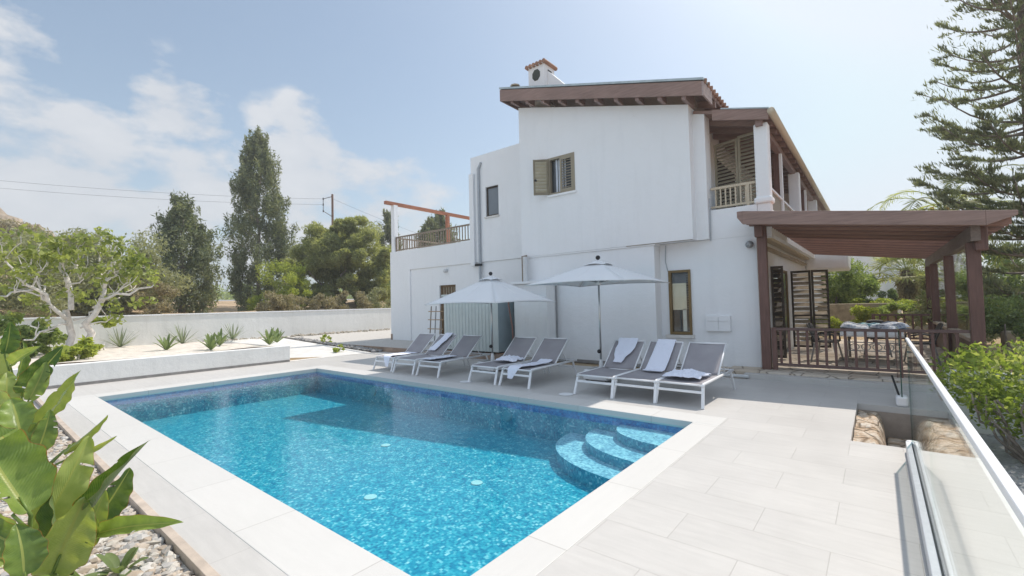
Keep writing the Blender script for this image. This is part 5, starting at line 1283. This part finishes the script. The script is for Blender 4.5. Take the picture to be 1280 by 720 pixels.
# --- small bed plants
def rosette(name, label, loc, n, L, Wd, spread, mat, seed, group, droop=.15):
    rg = np.random.default_rng(seed); t_ = thing(name, label, "plant", loc, group)
    for i in range(n):
        an = 2.4*i+rg.random()*.5; el = spread[0]+(spread[1]-spread[0])*(i/n)+rg.normal()*.08; l_ = L*(.75+.4*rg.random())
        dh = np.array([math.cos(an), math.sin(an), 0]); sd_ = np.array([-math.sin(an), math.cos(an), 0]); b = MB()
        def fn(u, v):
            z = l_*v*math.sin(el)-droop*l_*v*v*v; h = l_*v*math.cos(el)+.02; wv = Wd*(4*v*(1-v))**.6*(1-.35*v) if name != "agave_plant" else Wd*(1-v)**.8*(.75+.5*v)
            k = (u-.5)*2; p = np.array(loc)+dh*h+sd_*(k*wv*.5)+np.array([0, 0, z+abs(k)*wv*.22]); return tuple(p)
        b.grid(fn, 2, 6); b.build("leaf", GM[mat], t_, smooth=True, recalc=False)
    return t_
for i, (px, py, lab) in enumerate(((150, 433, "spiky grey agave in the sandy bed, leftmost of the three, nearest the fig tree"), (228, 428, "spiky grey agave in the sandy bed, below the shorter cypress"), (291, 424, "spiky grey agave in the sandy bed, below the tall cypress"))):
    q = atz(px, py, .40); z = bedz(q[0], q[1]); rosette("agave_plant", lab, (q[0], q[1], z), 26, .85, .07, (.35, 1.45), 'agave', 100+i, "agaves in the sandy bed", .05)
for i, (px, py, lab) in enumerate(((208, 437, "small broad-leaved plant left of the middle agave"), (264, 438, "small broad-leaved plant nearest the low wall, left of the right agave"), (275, 433, "small broad-leaved plant just left of the right agave"), (337, 432, "small broad-leaved plant at the bed's right end, left of a twin"), (346, 428, "upright broad-leaved plant at the very right end of the sandy bed"))):
    q = atz(px, py, .41); z = bedz(max(q[0], -22.4), q[1]); rosette("young_strelitzia", lab, (q[0], q[1], z), 15, .66, .115, (.55, 1.45), 'bop', 110+i, "young broad-leaved plants in the sandy bed")
for i, (px, py, s, lab) in enumerate(((407, 428, .22, "small weed at the head of the dark drain gravel"), (425, 434, .18, "low weed in the middle of the dark drain gravel"), (462, 410, .22, "small weed at the foot of the garden wall near the house"))):
    q = atz(px, py, .22); cards_o = None
    lumpy("weed", lab, "weed", (q[0], q[1], apz(q[0], 0)), [((q[0], q[1], apz(q[0], 0)+s*.7), (s*1.3, s*1.3, s), .6)], 'lime', 22, .11, .06, 130+i, "weeds by the paving", [((q[0], q[1], .1), (q[0], q[1], .3), .012, .006)], bark, .01)

# --- shrub beyond the glass
q = (1.62, 8.35, -.45); rg = np.random.default_rng(140)
SH = thing("flowering_shrub", "big bright green shrub behind the glass balustrade, bare stems below", "shrub", q)
lp = []; ou = []
for (c, r, n) in (((1.55, 8.5, .50), (.85, .95, .50), 900), ((2.2, 8.0, .45), (.75, .9, .50), 700), ((1.05, 8.9, .50), (.50, .65, .42), 420), ((2.6, 8.8, .55), (.8, .9, .5), 450), ((1.75, 7.7, .25), (.55, .65, .42), 420), ((1.25, 8.3, .22), (.45, .5, .35), 260)):
    n = int(n*.8); d = rg.normal(size=(n*3, 3)); d /= np.linalg.norm(d, axis=1)[:, None]; rr = .62+.42*rg.random(n*3)**.8; rr *= 1+.16*np.sin(d[:, 0]*9)*np.sin(d[:, 1]*8+c[0]*5)
    lp.append(np.asarray(c)+d*rr[:, None]*np.asarray(r)); ou.append(d*.8)
cards("crown", np.concatenate(lp), .075, .042, GM['shrub'], SH, rg, np.concatenate(ou), .35)
for i in range(13):
    a = rg.random()*6.28; p = (q[0]+math.cos(a)*.30, q[1]+math.sin(a)*.30-.1, -.47); e = (q[0]+math.cos(a)*.75, q[1]+math.sin(a)*.75, .25+.2*rg.random()); trunk(SH, wob(p, e, rg, .06, 5), .018, .010, gbark, "stem", 6)
for i in range(8):
    a = rg.random()*6.28; p = np.array([q[0]-.1+.6*rg.normal()*.5, q[1]-.3+.4*rg.normal()*.5, -.1+.2*rg.random()]); e = p+np.array([rg.normal()*.3, rg.normal()*.3, .1]); trunk(SH, wob(p, e, rg, .08, 4), .010, .006, gbark, "stem", 5)

# --- araucaria at the right edge
AX, AY = at(1300, 380, 20.5)[:2]; zg = 0.0
A_ = thing("araucaria_tree", "tall airy conifer with upturned tufted boughs at the right edge", "tree", (AX, AY, zg)); rg = np.random.default_rng(150)
trunk(A_, wob((AX, AY, -.1), (AX+.15, AY, 17.5), rg, .003, 10), .30, .05, bark)
tp = []; td = []; nb_ = 0; bb = None
z = 1.3
while z < 17:
    Rm = float(np.interp(z, [1, 4, 6.4, 8.5, 10.7, 14, 17.5], [1.9, 2.2, 2.45, 2.1, 1.2, .8, .25])); nw = 6
    ph = rg.random()*6.28
    for k in range(nw):
        an = ph+k*6.283/nw+rg.normal()*.12; Lb = Rm*(.82+.28*rg.random()); dr = np.array([math.cos(an), math.sin(an), 0]); sdv = np.array([-math.sin(an), math.cos(an), 0])
        rise = .10+.06*rg.normal(); pts = []; zj = .34*rg.normal()
        for i in range(7):
            t = i/6; pts.append(tuple(np.array([AX, AY, z+zj])+dr*Lb*t+np.array([0, 0, Lb*(rise*t-.18*t*(1-t)+.26*t**3)])))
        if nb_ < 90: trunk(A_, pts, .045, .012, gbark, "branch", 5); nb_ += 1
        else:
            if bb is None: bb = MB()
            bb.tube(pts, [.045-.005*i for i in range(7)], 5)
        for i in range(int(Lb*(5.6 if z > 6.5 else 13))):
            t = .12+.88*rg.random()**.7; base = np.array(pts[min(6, int(t*6))])+(np.array(pts[min(6, int(t*6)+1)])-np.array(pts[min(6, int(t*6))]))*(t*6-int(t*6))
            sg = 1 if rg.random() < .5 else -1; sl2 = (.25+.55*rg.random())*(1.1-.5*t)
            dd = dr*.75+sdv*sg*.65; dd /= np.linalg.norm(dd); m_ = 26
            s_ = rg.random(m_); P_ = base+dd*(s_*sl2)[:, None]+np.array([0, 0, .05])*s_[:, None]
            D_ = dd*.55+np.array([0, 0, .95])+rg.normal(size=(m_, 3))*.35
            tp.append(P_+D_*.05); td.append(D_)
        P_ = np.array(pts[-1])+rg.normal(size=(34, 3))*np.array([.16, .16, .07])-dr*rg.random((34, 1))*.3; D_ = dr*.4+np.array([0, 0, 1.0])+rg.normal(size=(34, 3))*.3; tp.append(P_+D_*.05); td.append(D_)
    z += .46+.10*rg.random()
if bb is not None:
    o = bb.build("branch", gbark, A_, smooth=True); o["kind"] = "stuff"
cards("crown", np.concatenate(tp), .20, .028, GM['arau'], A_, rg, dirs=np.concatenate(td))

# --- palms
def palm(label, base, top, nfr, L, mat, seed, droop, group, r=.20, fruit=False, wl=.55, e0=1.25):
    rg = np.random.default_rng(seed); t_ = thing("palm_tree", label, "palm", tuple(base), group); b = MB()
    zt = top[2]; k = int((zt-base[2])/.18)+1
    pts = []; rad = []
    for i in range(2*k+1):
        f = i/(2*k); pts.append(tuple(np.array(base)+(np.array(top)-np.array(base))*f)); rad.append(r*(1.0+(.13 if i % 2 else 0))*(1-.15*f))
    b.tube(pts, rad, 10); b.build("trunk", bark, t_)
    for i in range(nfr):
        an = 2.399*i+rg.normal()*.1; el = e0-(e0+.55)*(i/nfr)**.8; l_ = L*(.85+.3*rg.random()); dh = np.array([math.cos(an), math.sin(an), 0]); sd_ = np.array([-math.sin(an), math.cos(an), 0])
        sp = []; p = np.array(top, float); e = el; ns = 14
        for s in range(ns+1):
            sp.append(p.copy()); p = p+(dh*math.cos(e)+np.array([0, 0, math.sin(e)]))*l_/ns; e -= droop/ns*(1+s*.08)
        b = MB(); b.tube([tuple(q_) for q_ in sp], [.022*(1-.8*s/ns) for s in range(ns+1)], 4, caps=False)
        vs_ = []; fs_ = []
        for s in range(2, ns+1):
            for h_ in range(3):
                f = (s-1+h_/3)/ns; i0 = min(ns-1, int(f*ns)); q0 = sp[i0]+(sp[i0+1]-sp[i0])*(f*ns-i0); tg = sp[i0+1]-sp[i0]; tg = tg/np.linalg.norm(tg)
                for sg in (-1, 1):
                    ll = wl*(math.sin(math.pi*min(1, f*.9+.12))**.7)*(.8+.3*rg.random()); d_ = sd_*sg*.8+tg*.65+np.array([0, 0, -.15+.15*rg.normal()]); d_ /= np.linalg.norm(d_)
                    w_ = tg*.022; bI = len(vs_); vs_ += [tuple(q0-w_), tuple(q0+d_*ll*.5-w_*.9+np.array([0, 0, .02])), tuple(q0+d_*ll-np.array([0, 0, .06*ll])), tuple(q0+d_*ll*.5+w_*.9)]; fs_.append((bI, bI+1, bI+2, bI+3))
        b.add(vs_, fs_); b.build("frond", GM[mat], t_, recalc=False)
    if fruit:
        for j in range(4):
            a = rg.random()*6.28; lp = blob(np.array(top)+np.array([math.cos(a)*.55, math.sin(a)*.55, -.35]), (.22, .22, .5), 160, rg, .1); cards("fruit_cluster", lp, .11, .03, GM['dry'], t_, rg, upbias=-.8)
    return t_
q = at(1180, 264, 22.0); palm("date palm with long arching fronds and orange fruit stalks behind the pergola", (q[0], q[1], 0), (q[0], q[1], q[2]), 24, 3.3, 'palm', 160, 1.7, "palms beyond the terrace", .19, True, .5)
q = at(1206, 285, 21.0); cards("crown_tmp", np.zeros((1, 3)), .01, .01, GM['dry'], None) ; bpy.data.objects.remove(bpy.data.objects["crown_tmp"])
def fanpalm(label, base, top, n, rf, seed, group):
    rg = np.random.default_rng(seed); t_ = thing("fan_palm", label, "palm", tuple(base), group)
    b = MB(); b.tube([tuple(base), tuple(top)], [.25, .2], 10); b.build("trunk", bark, t_, smooth=True)
    b = MB(); lp = blob((top[0], top[1], top[2]-.9), (.45, .45, .8), 420, rg, .6); cards("dead_skirt", lp, .6, .08, GM['scrub'], t_, rg, upbias=-2)
    for i in range(n):
        an = 2.399*i; el = 1.35-1.85*(i/n); dh = np.array([math.cos(an), math.sin(an), 0]); d = dh*math.cos(el)+np.array([0, 0, math.sin(el)]); c = np.array(top)+d*rf*.75; sd_ = np.array([-math.sin(an), math.cos(an), 0])
        b = MB(); b.tube([tuple(top), tuple(c)], [.02, .012], 4, caps=False); nr = 15
        for k in range(nr):
            a = (k/(nr-1)-.5)*3.6; dv = d*math.cos(a)+sd_*math.sin(a); dv[2] -= .22*abs(a)*.3; tip = c+dv*rf*(.62+.1*rg.random())-np.array([0, 0, .12]); wv = (sd_*math.cos(a)-d*math.sin(a))*.05
            mid = c+dv*rf*.35; b.add([tuple(c), tuple(mid-wv), tuple(tip), tuple(mid+wv)], [(0,1,2,3)])
        b.build("frond", GM['palm'], t_, recalc=False)
    return t_
q = at(1133, 338, 32); fanpalm("fan palm with grey-green fans over the clipped hedge, left of the right pergola posts", (q[0], q[1], .2), (q[0], q[1], q[2]), 40, 1.5, 170, "palms beyond the terrace")

# --- gardens behind the terrace
BK = [("leafy_tree", "dense green tree left of the neighbour's white house, behind the stone wall", "tree", 1046, 348, 27, (1.25, 1.25, 1.35), 'green', 1.6, .17, .06),
      ("leafy_tree", "dark green drooping tree against the neighbour's white wall", "tree", 1076, 364, 29, (.7, .7, .95), 'dark', .9, .18, .05),
      ("leafy_tree", "small green tree left edge of the gap behind the louvred shutters", "tree", 1026, 350, 30, (1.3, 1.3, 1.6), 'green', 1.2, .17, .06),
      ("leafy_tree", "green tree behind the fan palm", "tree", 1158, 360, 37, (1.5, 1.5, 1.1), 'green', 1.2, .2, .07),
      ("round_bush", "clipped dark green round bush at the corner of the neighbour's house", "bush", 1110, 370, 29, (.62, .62, .52), 'dark', .6, .09, .04),
      ("garden_bush", "yellow-green bush behind the dining table in front of the stone wall", "bush", 1062, 400, 20.8, (.75, .6, .55), 'lime', .8, .10, .05),
      ("garden_bush", "yellow-green bush beside the louvred shutters in front of the stone wall", "bush", 1032, 408, 20.5, (.65, .6, .45), 'lime', .7, .10, .05),
      ("garden_bush", "yellow-green bush left of the far terrace railing", "bush", 1088, 408, 21.2, (.5, .5, .32), 'lime', .5, .10, .05),
      ("clipped_hedge", "clipped dark green hedge behind the far terrace railing", "hedge", 1142, 393, 24, (1.5, .6, .45), 'green', 1.1, .09, .045),
      ("low_hedge", "long low sunlit yellow-green hedge running in front of the neighbour's house", "hedge", 1105, 383, 28, (3.2, .9, .42), 'lime', 1.5, .10, .05),
      ("round_bush", "big dark round bush right of the pergola's front post", "bush", 1256, 405, 15.5, (1.0, 1.0, .72), 'dark', 1.3, .09, .04),
      ("leafy_tree", "pale olive bush seen between the right pergola posts", "tree", 1198, 380, 20, (1.1, 1.1, 1.1), 'olive', 1.0, .13, .05),
      ("leafy_tree", "yellow-green tree behind the araucaria's lower boughs", "tree", 1240, 350, 30, (2.2, 2.2, 1.8), 'dark', 1.4, .19, .07),
      ("leafy_tree", "dark tree behind the araucaria at the frame's right edge", "tree", 1290, 370, 27, (2.2, 2, 1.7), 'dark', 1.4, .19, .07)]
for i, (nm, lab, cat, px, py, D, r, mt, k, L, Wd) in enumerate(BK):
    q = at(px, py, D); c = np.array(q); zg = ground_at(q[0], q[1]); r = np.array(r)
    lm = [(c, r, k)]
    if cat == "tree": lm += [(c+np.array([r[0]*.5, 0, -r[2]*.75]), r*.75, k*.6), (c+np.array([-r[0]*.55, .2, -r[2]*.7]), r*.75, k*.6)]
    elif cat == "hedge":
        lm = [(c+np.array([r[0]*(f-.5)*1.6, 0, 0]), (r[0]*.35, r[1], r[2]), k*.35) for f in (0, .25, .5, .75, 1)]
    lumpy(nm, lab, cat, (q[0], q[1], min(zg, q[2]-r[2]*.6)), lm, mt, 420, L, Wd, 180+i, {"tree": "trees in the gardens behind", "bush": "bushes in the gardens behind", "hedge": "hedges in the gardens behind"}[cat], [((q[0], q[1], zg-.1), (q[0], q[1], c[2]), .10 if cat == "tree" else .03, .04 if cat == "tree" else .015)], gbark, .05)
# stone wall behind the bushes, neighbour's white house, stone wall at the far right
q0 = at(1022, 392, 24); q1 = at(1121, 390, 24.5)
b = MB(); d_ = Vector((q1[0]-q0[0], q1[1]-q0[1], 0)).normalized(); mid = (Vector((q0[0], q0[1], 0))+Vector((q1[0], q1[1], 0)))/2
b.bar((q0[0], q0[1], .68), (q1[0], q1[1], .68), .3, 1.25); props(b.build("stone_wall", W['stone_tan'], bevel=.03, org=(mid.x, mid.y, 0)), "low tan stone wall behind the yellow-green bushes and dining table", "wall")
q = at(1276, 432, 16); b = MB(); b.box(q[0]-.3, q[1]-.2, -.3, q[0]+2.6, q[1]+.2, .72); props(b.build("stone_wall", W['stone_tan'], bevel=.06, org=(q[0], q[1], 0)), "tan stone wall at the right edge beside the dark round bush", "wall")
q = at(1093, 345, 38); NH = thing("neighbour_house", "neighbour's plain white house seen under the pergola between the trees", "house", (q[0], q[1], 0))
x, y = q[0], q[1]
b = MB(); b.box(x-2.6, y, -.2, x+.55, y+6, 5.4); b.box(x+.55, y+1.2, -.2, x+1.3, y+6, 4.9); b.build("wall", P, NH)
b = MB(); b.box(x-2.7, y-.1, 5.402, x+.65, y+6, 5.55); b.build("parapet", P, NH)
# rocky outcrop, far left
rg = np.random.default_rng(200); OC = thing("rocky_outcrop", "rocky tan outcrop with scrub rising behind the olives at far left", "rock", tuple(at(10, 380, 75)))
rock_m = N("outcrop_rock"); v = rock_m.pos(); nn = rock_m.noise(v, .9, 6, .65); c = rock_m.ramp(nn, [(.3, (.20,.165,.12)), (.5, (.38,.31,.24)), (.7, (.50,.43,.35))]); rock_m = rock_m.done(rock_m.pbr(c, .95, rock_m.bump(nn, 1.0, .5), .1))
for (px, py, D, r) in ((8, 303, 75, (5, 5, 4.4)), (52, 312, 76, (4.6, 4.6, 3.0)), (-40, 298, 78, (7, 7, 5)), (25, 322, 72, (6, 5, 3.2))):
    q = at(px, py, D); b = MB(); b.sphere((0, 0, 0), 1, 40)
    vv = []
    for p in b.v:
        P_ = Vector(p); k = 1+.28*mn.fractal(P_*1.6+Vector((px, py, 0)), 1, 2, 5)+.10*mn.fractal(P_*5+Vector((px, 0, 0)), 1, 2, 3); vv.append((q[0]+P_.x*r[0]*k, q[1]+P_.y*r[1]*k, q[2]+P_.z*r[2]*k - r[2]*.5))
    for k in range(1): pass
    b.v = vv; b.build("rock", rock_m, OC, smooth=True)
q = at(20, 345, 77); b = MB(); b.lathe([(17, -6), (15, 0), (10, 3.2), (4, 5.2), (.5, 6)], (q[0], q[1], q[2]-2.5), 24); b.build("rock_base", W['soil'], OC, smooth=True)
lp = [blob(at(px, py, D), (1.6, 1.6, .9), 260, rg, .2) for (px, py, D) in ((20, 286, 70), (38, 290, 70), (2, 284, 70), (35, 296, 71), (20, 300, 71), (50, 303, 71), (5, 296, 72), (60, 310, 70), (75, 318, 70), (-10, 305, 70), (30, 318, 68), (0, 320, 68))]
cards("scrub", np.concatenate(lp), .5, .2, GM['scrub'], OC, rg, upbias=.4)
# utility pole and its wires
q = at(416, 300, 55); zt = at(417, 243, 55)[2]; UP = thing("utility_pole", "thin wooden utility pole with a bent bracket above the round pine", "pole", (q[0], q[1], 2.0))
b = MB(); b.tube([(q[0], q[1], 1.0), (q[0], q[1], zt)], [.16, .12], 8); b.build("pole", simple("pole_wood", (.22,.13,.09), .9, .2), UP)
side = np.array([CR[0], CR[1], 0]); o_ = np.array([q[0], q[1], 0]); 
b = MB(); A1 = o_+np.array([0, 0, zt-.25]); A2 = o_-side*1.05+np.array([0, 0, zt-.5]); A3 = o_-side*1.05+np.array([0, 0, zt-1.9]); A4 = o_+np.array([0, 0, zt-2.6])
b.tube([tuple(A1), tuple(A2), tuple(A3), tuple(A4)], .055, 6); b.build("bracket", W['grey'], UP)
for z in (.5, 1.15, 1.9):
    b = MB(); b.lathe([(.05, 0), (.09, .05), (.05, .14), (.09, .2), (.04, .26)], tuple(o_-side*1.05+np.array([0, 0, zt-z-.13])), 8); b.build("insulator", W['black'], UP)
for k, (z, lab, ye) in enumerate(((.5, "upper overhead power line crossing the sky from the left to the pole", 218), (1.15, "lower overhead power line crossing the sky from the left to the pole", 228))):
    p = o_-side*1.05+np.array([0, 0, zt-z]); e = at(-80, ye, 66); b = MB(); b.tube([tuple(p+(e-p)*t-np.array([0, 0, 1.2*4*t*(1-t)*.35])) for t in [i/20 for i in range(21)]], .012, 5); props(b.build("power_line", W['wire'], org=tuple(p)), lab, "cable", "overhead power lines")
p = o_+np.array([0, 0, zt-.5]); e = at(640, 330, 62); b = MB(); b.tube([tuple(p+(e-p)*t-np.array([0, 0, .5*4*t*(1-t)])) for t in [i/12 for i in range(13)]], .011, 5); props(b.build("power_line", W['wire'], org=tuple(p)), "overhead power line running from the pole right towards the house", "cable", "overhead power lines")

# ------------------------------------------------------------------ big strelitzias in the front left corner
m = N("strelitzia_leaf"); uvn = m.n("UVMap"); sp = m.n("SeparateXYZ"); m.l(uvn.outputs[0], sp.inputs[0]); U, V_ = sp.outputs[0], sp.outputs[1]
au = m.math('ABSOLUTE', m.math('SUBTRACT', U, .5))
vein = m.math('SINE', m.math('MULTIPLY', m.math('ADD', V_, m.math('MULTIPLY', au, -.55)), 210.0))
gn = m.n("NewGeometry"); blot = m.noise(gn.outputs["Position"], 9, 4, .6); oi = m.n("ObjectInfo")
mixk = m.math('ADD', m.math('MULTIPLY', oi.outputs["Random"], .75), m.math('MULTIPLY', m.math('SUBTRACT', blot, .4), .8), clamp=True)
base = m.ramp(mixk, [(.05, (.05,.115,.03)), (.5, (.24,.34,.085)), (.95, (.48,.54,.20))])
base = m.mix(m.math('MULTIPLY', m.math('ADD', vein, 1.0), .10), base, (.30,.38,.14))
rib_ = m.math('LESS_THAN', au, .028); base = m.mix(m.math('MULTIPLY', rib_, .8), base, (.42,.46,.14))
edn = m.noise(gn.outputs["Position"], 22, 4, .7); edge = m.math('GREATER_THAN', m.math('ADD', au, m.math('MULTIPLY', m.math('SUBTRACT', edn, .5), .07)), .486); base = m.mix(m.math('MULTIPLY', edge, .85), base, (.36,.17,.06))
dry = m.math('GREATER_THAN', m.math('ADD', m.math('MULTIPLY', au, .55), edn), .93); base = m.mix(m.math('MULTIPLY', dry, .8), base, (.34,.24,.11))
under = m.mix(.5, base, (.26,.33,.18)); col_ = m.mix(gn.outputs["Backfacing"], base, under)
d_ = m.pbr(col_, .27, m.bump(vein, .25, .003), .45); tl = m.n("BsdfTranslucent"); m.l(m.mix(1.0, col_, (1.2, 1.15, .45), 'MULTIPLY'), tl.inputs[0]); mx = m.n("MixShader"); mx.inputs[0].default_value = .40; m.l(d_, mx.inputs[1]); m.l(tl.outputs[0], mx.inputs[2]); SL = m.done(mx.outputs[0])
stalk = simple("leaf_stalk", (.15,.22,.05), .45, .15, 6)
def big_leaf(parent, root, bpt, tpt, wd, fold, roll, bend, curl=0.0):
    """blade from bpt to tpt, its stalk down to the root; fold = V of the two halves, roll turns the face about the midrib"""
    B_ = np.array(bpt); T_ = np.array(tpt); ax = T_-B_; L = np.linalg.norm(ax); ax /= L
    view = CAM-(B_+T_)/2; n0 = view-ax*(view@ax); n0 /= np.linalg.norm(n0); s0 = np.cross(ax, n0)
    n_ = n0*math.cos(roll)+s0*math.sin(roll); s_ = np.cross(ax, n_)
    nu, nv = 10, 44; vs = []; uv = []; lrg = np.random.default_rng(int(abs(bpt[0]*1e4)) % 99991); tears = {}
    for j in range(nv+1):
        v = j/nv; hw = wd*.5*(math.sin(math.pi*min(1, .06+.94*v**.82))**.62)*(1-.10*v) if v < .999 else 0.002
        cen = B_+ax*L*v+n_*bend*L*math.sin(math.pi*v)+np.array([0, 0, -curl*L*v**3])
        for i in range(nu+1):
            u = i/nu; k = (u-.5)*2; a = fold*(.55+.45*abs(k)); off = s_*(k*hw*math.cos(a))+n_*(abs(k)*hw*math.sin(a)+.012*math.sin(v*26+k*2)*abs(k)**2*wd/.2)
            vs.append(tuple(cen+off)); uv.append((u, v))
    for _ in range(int(lrg.integers(0, 5))): tears[int(lrg.integers(6, nv-6))] = (lrg.random() < .5, int(lrg.integers(1, 5)))
    fs = []
    for j in range(nv):
        for i in range(nu):
            if j in tears:
                left, dpt = tears[j]
                if (left and i < dpt) or (not left and i >= nu-dpt): continue
            fs.append((j*(nu+1)+i, j*(nu+1)+i+1, (j+1)*(nu+1)+i+1, (j+1)*(nu+1)+i))
    o0 = ORG[parent.name]; me = bpy.data.meshes.new("leaf"); me.from_pydata([(x-o0.x, y-o0.y, z-o0.z) for x, y, z in vs], [], fs); me.materials.append(SL)
    ul = me.uv_layers.new(name="UVMap"); 
    for lp_ in me.loops: ul.data[lp_.index].uv = uv[lp_.vertex_index]
    me.polygons.foreach_set("use_smooth", [True]*len(me.polygons)); lf = link("leaf", me, parent)
    b = MB(); r_ = np.array(root); mid = r_*.45+B_*.55+np.array([0, 0, .06])-ax*.04
    b.tube([tuple(r_), tuple(mid), tuple(B_-ax*.02), tuple(B_+ax*.10)], [.016, .013, .010, .006], 7); b.build("stalk", stalk, lf, smooth=True)
def PD(px, py, depth): return CAM+ray(px, py)*depth
def clump(label, rpx, leaves, wob_=.08):
    r0 = atz(rpx[0], rpx[1], -.07); t_ = thing("strelitzia_plant", label, "plant", tuple(r0), "big strelitzias at the pool's near corner")
    rg = np.random.default_rng(int(rpx[0]*7+rpx[1])); dep = (r0-CAM)@CF
    for (bx, by, tx, ty, wpx, fold, roll, bend, db, dt) in leaves:
        root = r0+np.array([rg.normal()*wob_, rg.normal()*wob_, 0]); dm = dep+(db+dt)/2
        big_leaf(t_, root, PD(bx, by, dep+db), PD(tx, ty, dep+dt), .88*wpx/FPX*dm, fold*1.3, roll, bend, 0)
    return t_
clump("big glossy strelitzia in the front left corner, nearest to the camera", (62, 742), [
 (46, 668, 112, 545, 56, .35, .35, .05, -.05, .15), (104, 664, 186, 551, 50, .95, -.75, .06, .0, -.15), (66, 716, 106, 622, 84, .55, .15, -.06, -.25, -.2), (118, 668, 229, 653, 34, .5, -.35, .07, -.05, -.2),
 (112, 662, 163, 585, 46, .3, .5, .03, .2, .3), (36, 640, -34, 525, 105, .6, .45, -.05, -.3, -.25), (-32, 655, 57, 694, 50, .4, .2, .10, -.4, -.35), (60, 665, 88, 585, 46, .3, -.3, .04, .25, .35),
 (20, 640, 72, 592, 36, .4, .5, .05, .1, .25), (112, 672, 122, 648, 18, .5, .1, .1, -.1, -.12), (40, 700, -20, 640, 60, .5, -.3, .06, -.2, -.2), (30, 720, 20, 655, 55, .4, .3, .08, -.5, -.45), (96, 690, 132, 612, 40, .45, .2, .08, .05, .1), (84, 700, 64, 600, 40, .6, -.9, .04, -.1, 0)])
clump("strelitzia clump just behind the front one at the left edge", (38, 622), [
 (28, 552, 14, 498, 52, .4, .1, .08, -.1, 0), (44, 548, 101, 463, 30, .8, -.5, .05, .0, .1), (46, 566, 63, 512, 32, .4, .2, .10, -.15, -.1), (78, 566, 135, 519, 20, .8, .7, .03, .1, .2), (84, 574, 146, 545, 16, .7, .4, .06, .1, .1),
 (60, 520, 92, 468, 22, .7, .8, .04, .2, .3), (10, 560, -28, 480, 56, .5, .3, .05, .0, .1), (84, 562, 116, 556, 16, .5, -.3, .08, .15, .2), (20, 540, 42, 500, 26, .4, -.5, .05, .2, .3)])
clump("strelitzia clump furthest along the gravel bed at the left edge", (30, 560), [
 (28, 496, 79, 433, 36, .45, -.25, .06, .0, .1), (8, 506, 9, 464, 34, .35, .0, .08, -.1, 0), (6, 442, 13, 402, 28, .5, .4, .05, .1, .1), (14, 456, 51, 433, 22, .5, -.5, .08, .1, .0), (-4, 480, -6, 420, 30, .5, .2, .06, .1, .2), (36, 500, 58, 452, 26, .4, .2, .08, -.1, .0), (22, 470, 30, 428, 18, .6, .6, .05, .2, .3)])
for i, (px, py, lab) in enumerate(((150, 716, "dark young plant with small leaves in the gravel, bottom left"),)):
    q = atz(px, py, -.05); rosette("young_plant", lab, (q[0], q[1], -.05), 9, .20, .075, (.3, 1.2), 'dark', 250, None)
# ------------------------------------------------------------------ summer haze: one closed box of even air round everything
b = MB(); b.box(-1000, -1000, -3.4, 1000, 1000, 24.0)
hm = bpy.data.materials.new("haze_air"); hm.use_nodes = True; hn = hm.node_tree; hn.nodes.clear()
ho = hn.nodes.new("ShaderNodeOutputMaterial"); hv = hn.nodes.new("ShaderNodeVolumePrincipled")
hv.inputs["Color"].default_value = (.93, .95, .98, 1); hv.inputs["Density"].default_value = .0017; hv.inputs["Anisotropy"].default_value = .25
hn.links.new(hv.outputs[0], ho.inputs[1])
struct(b.build("haze", hm), "stuff")
cy.volume_bounces = 0
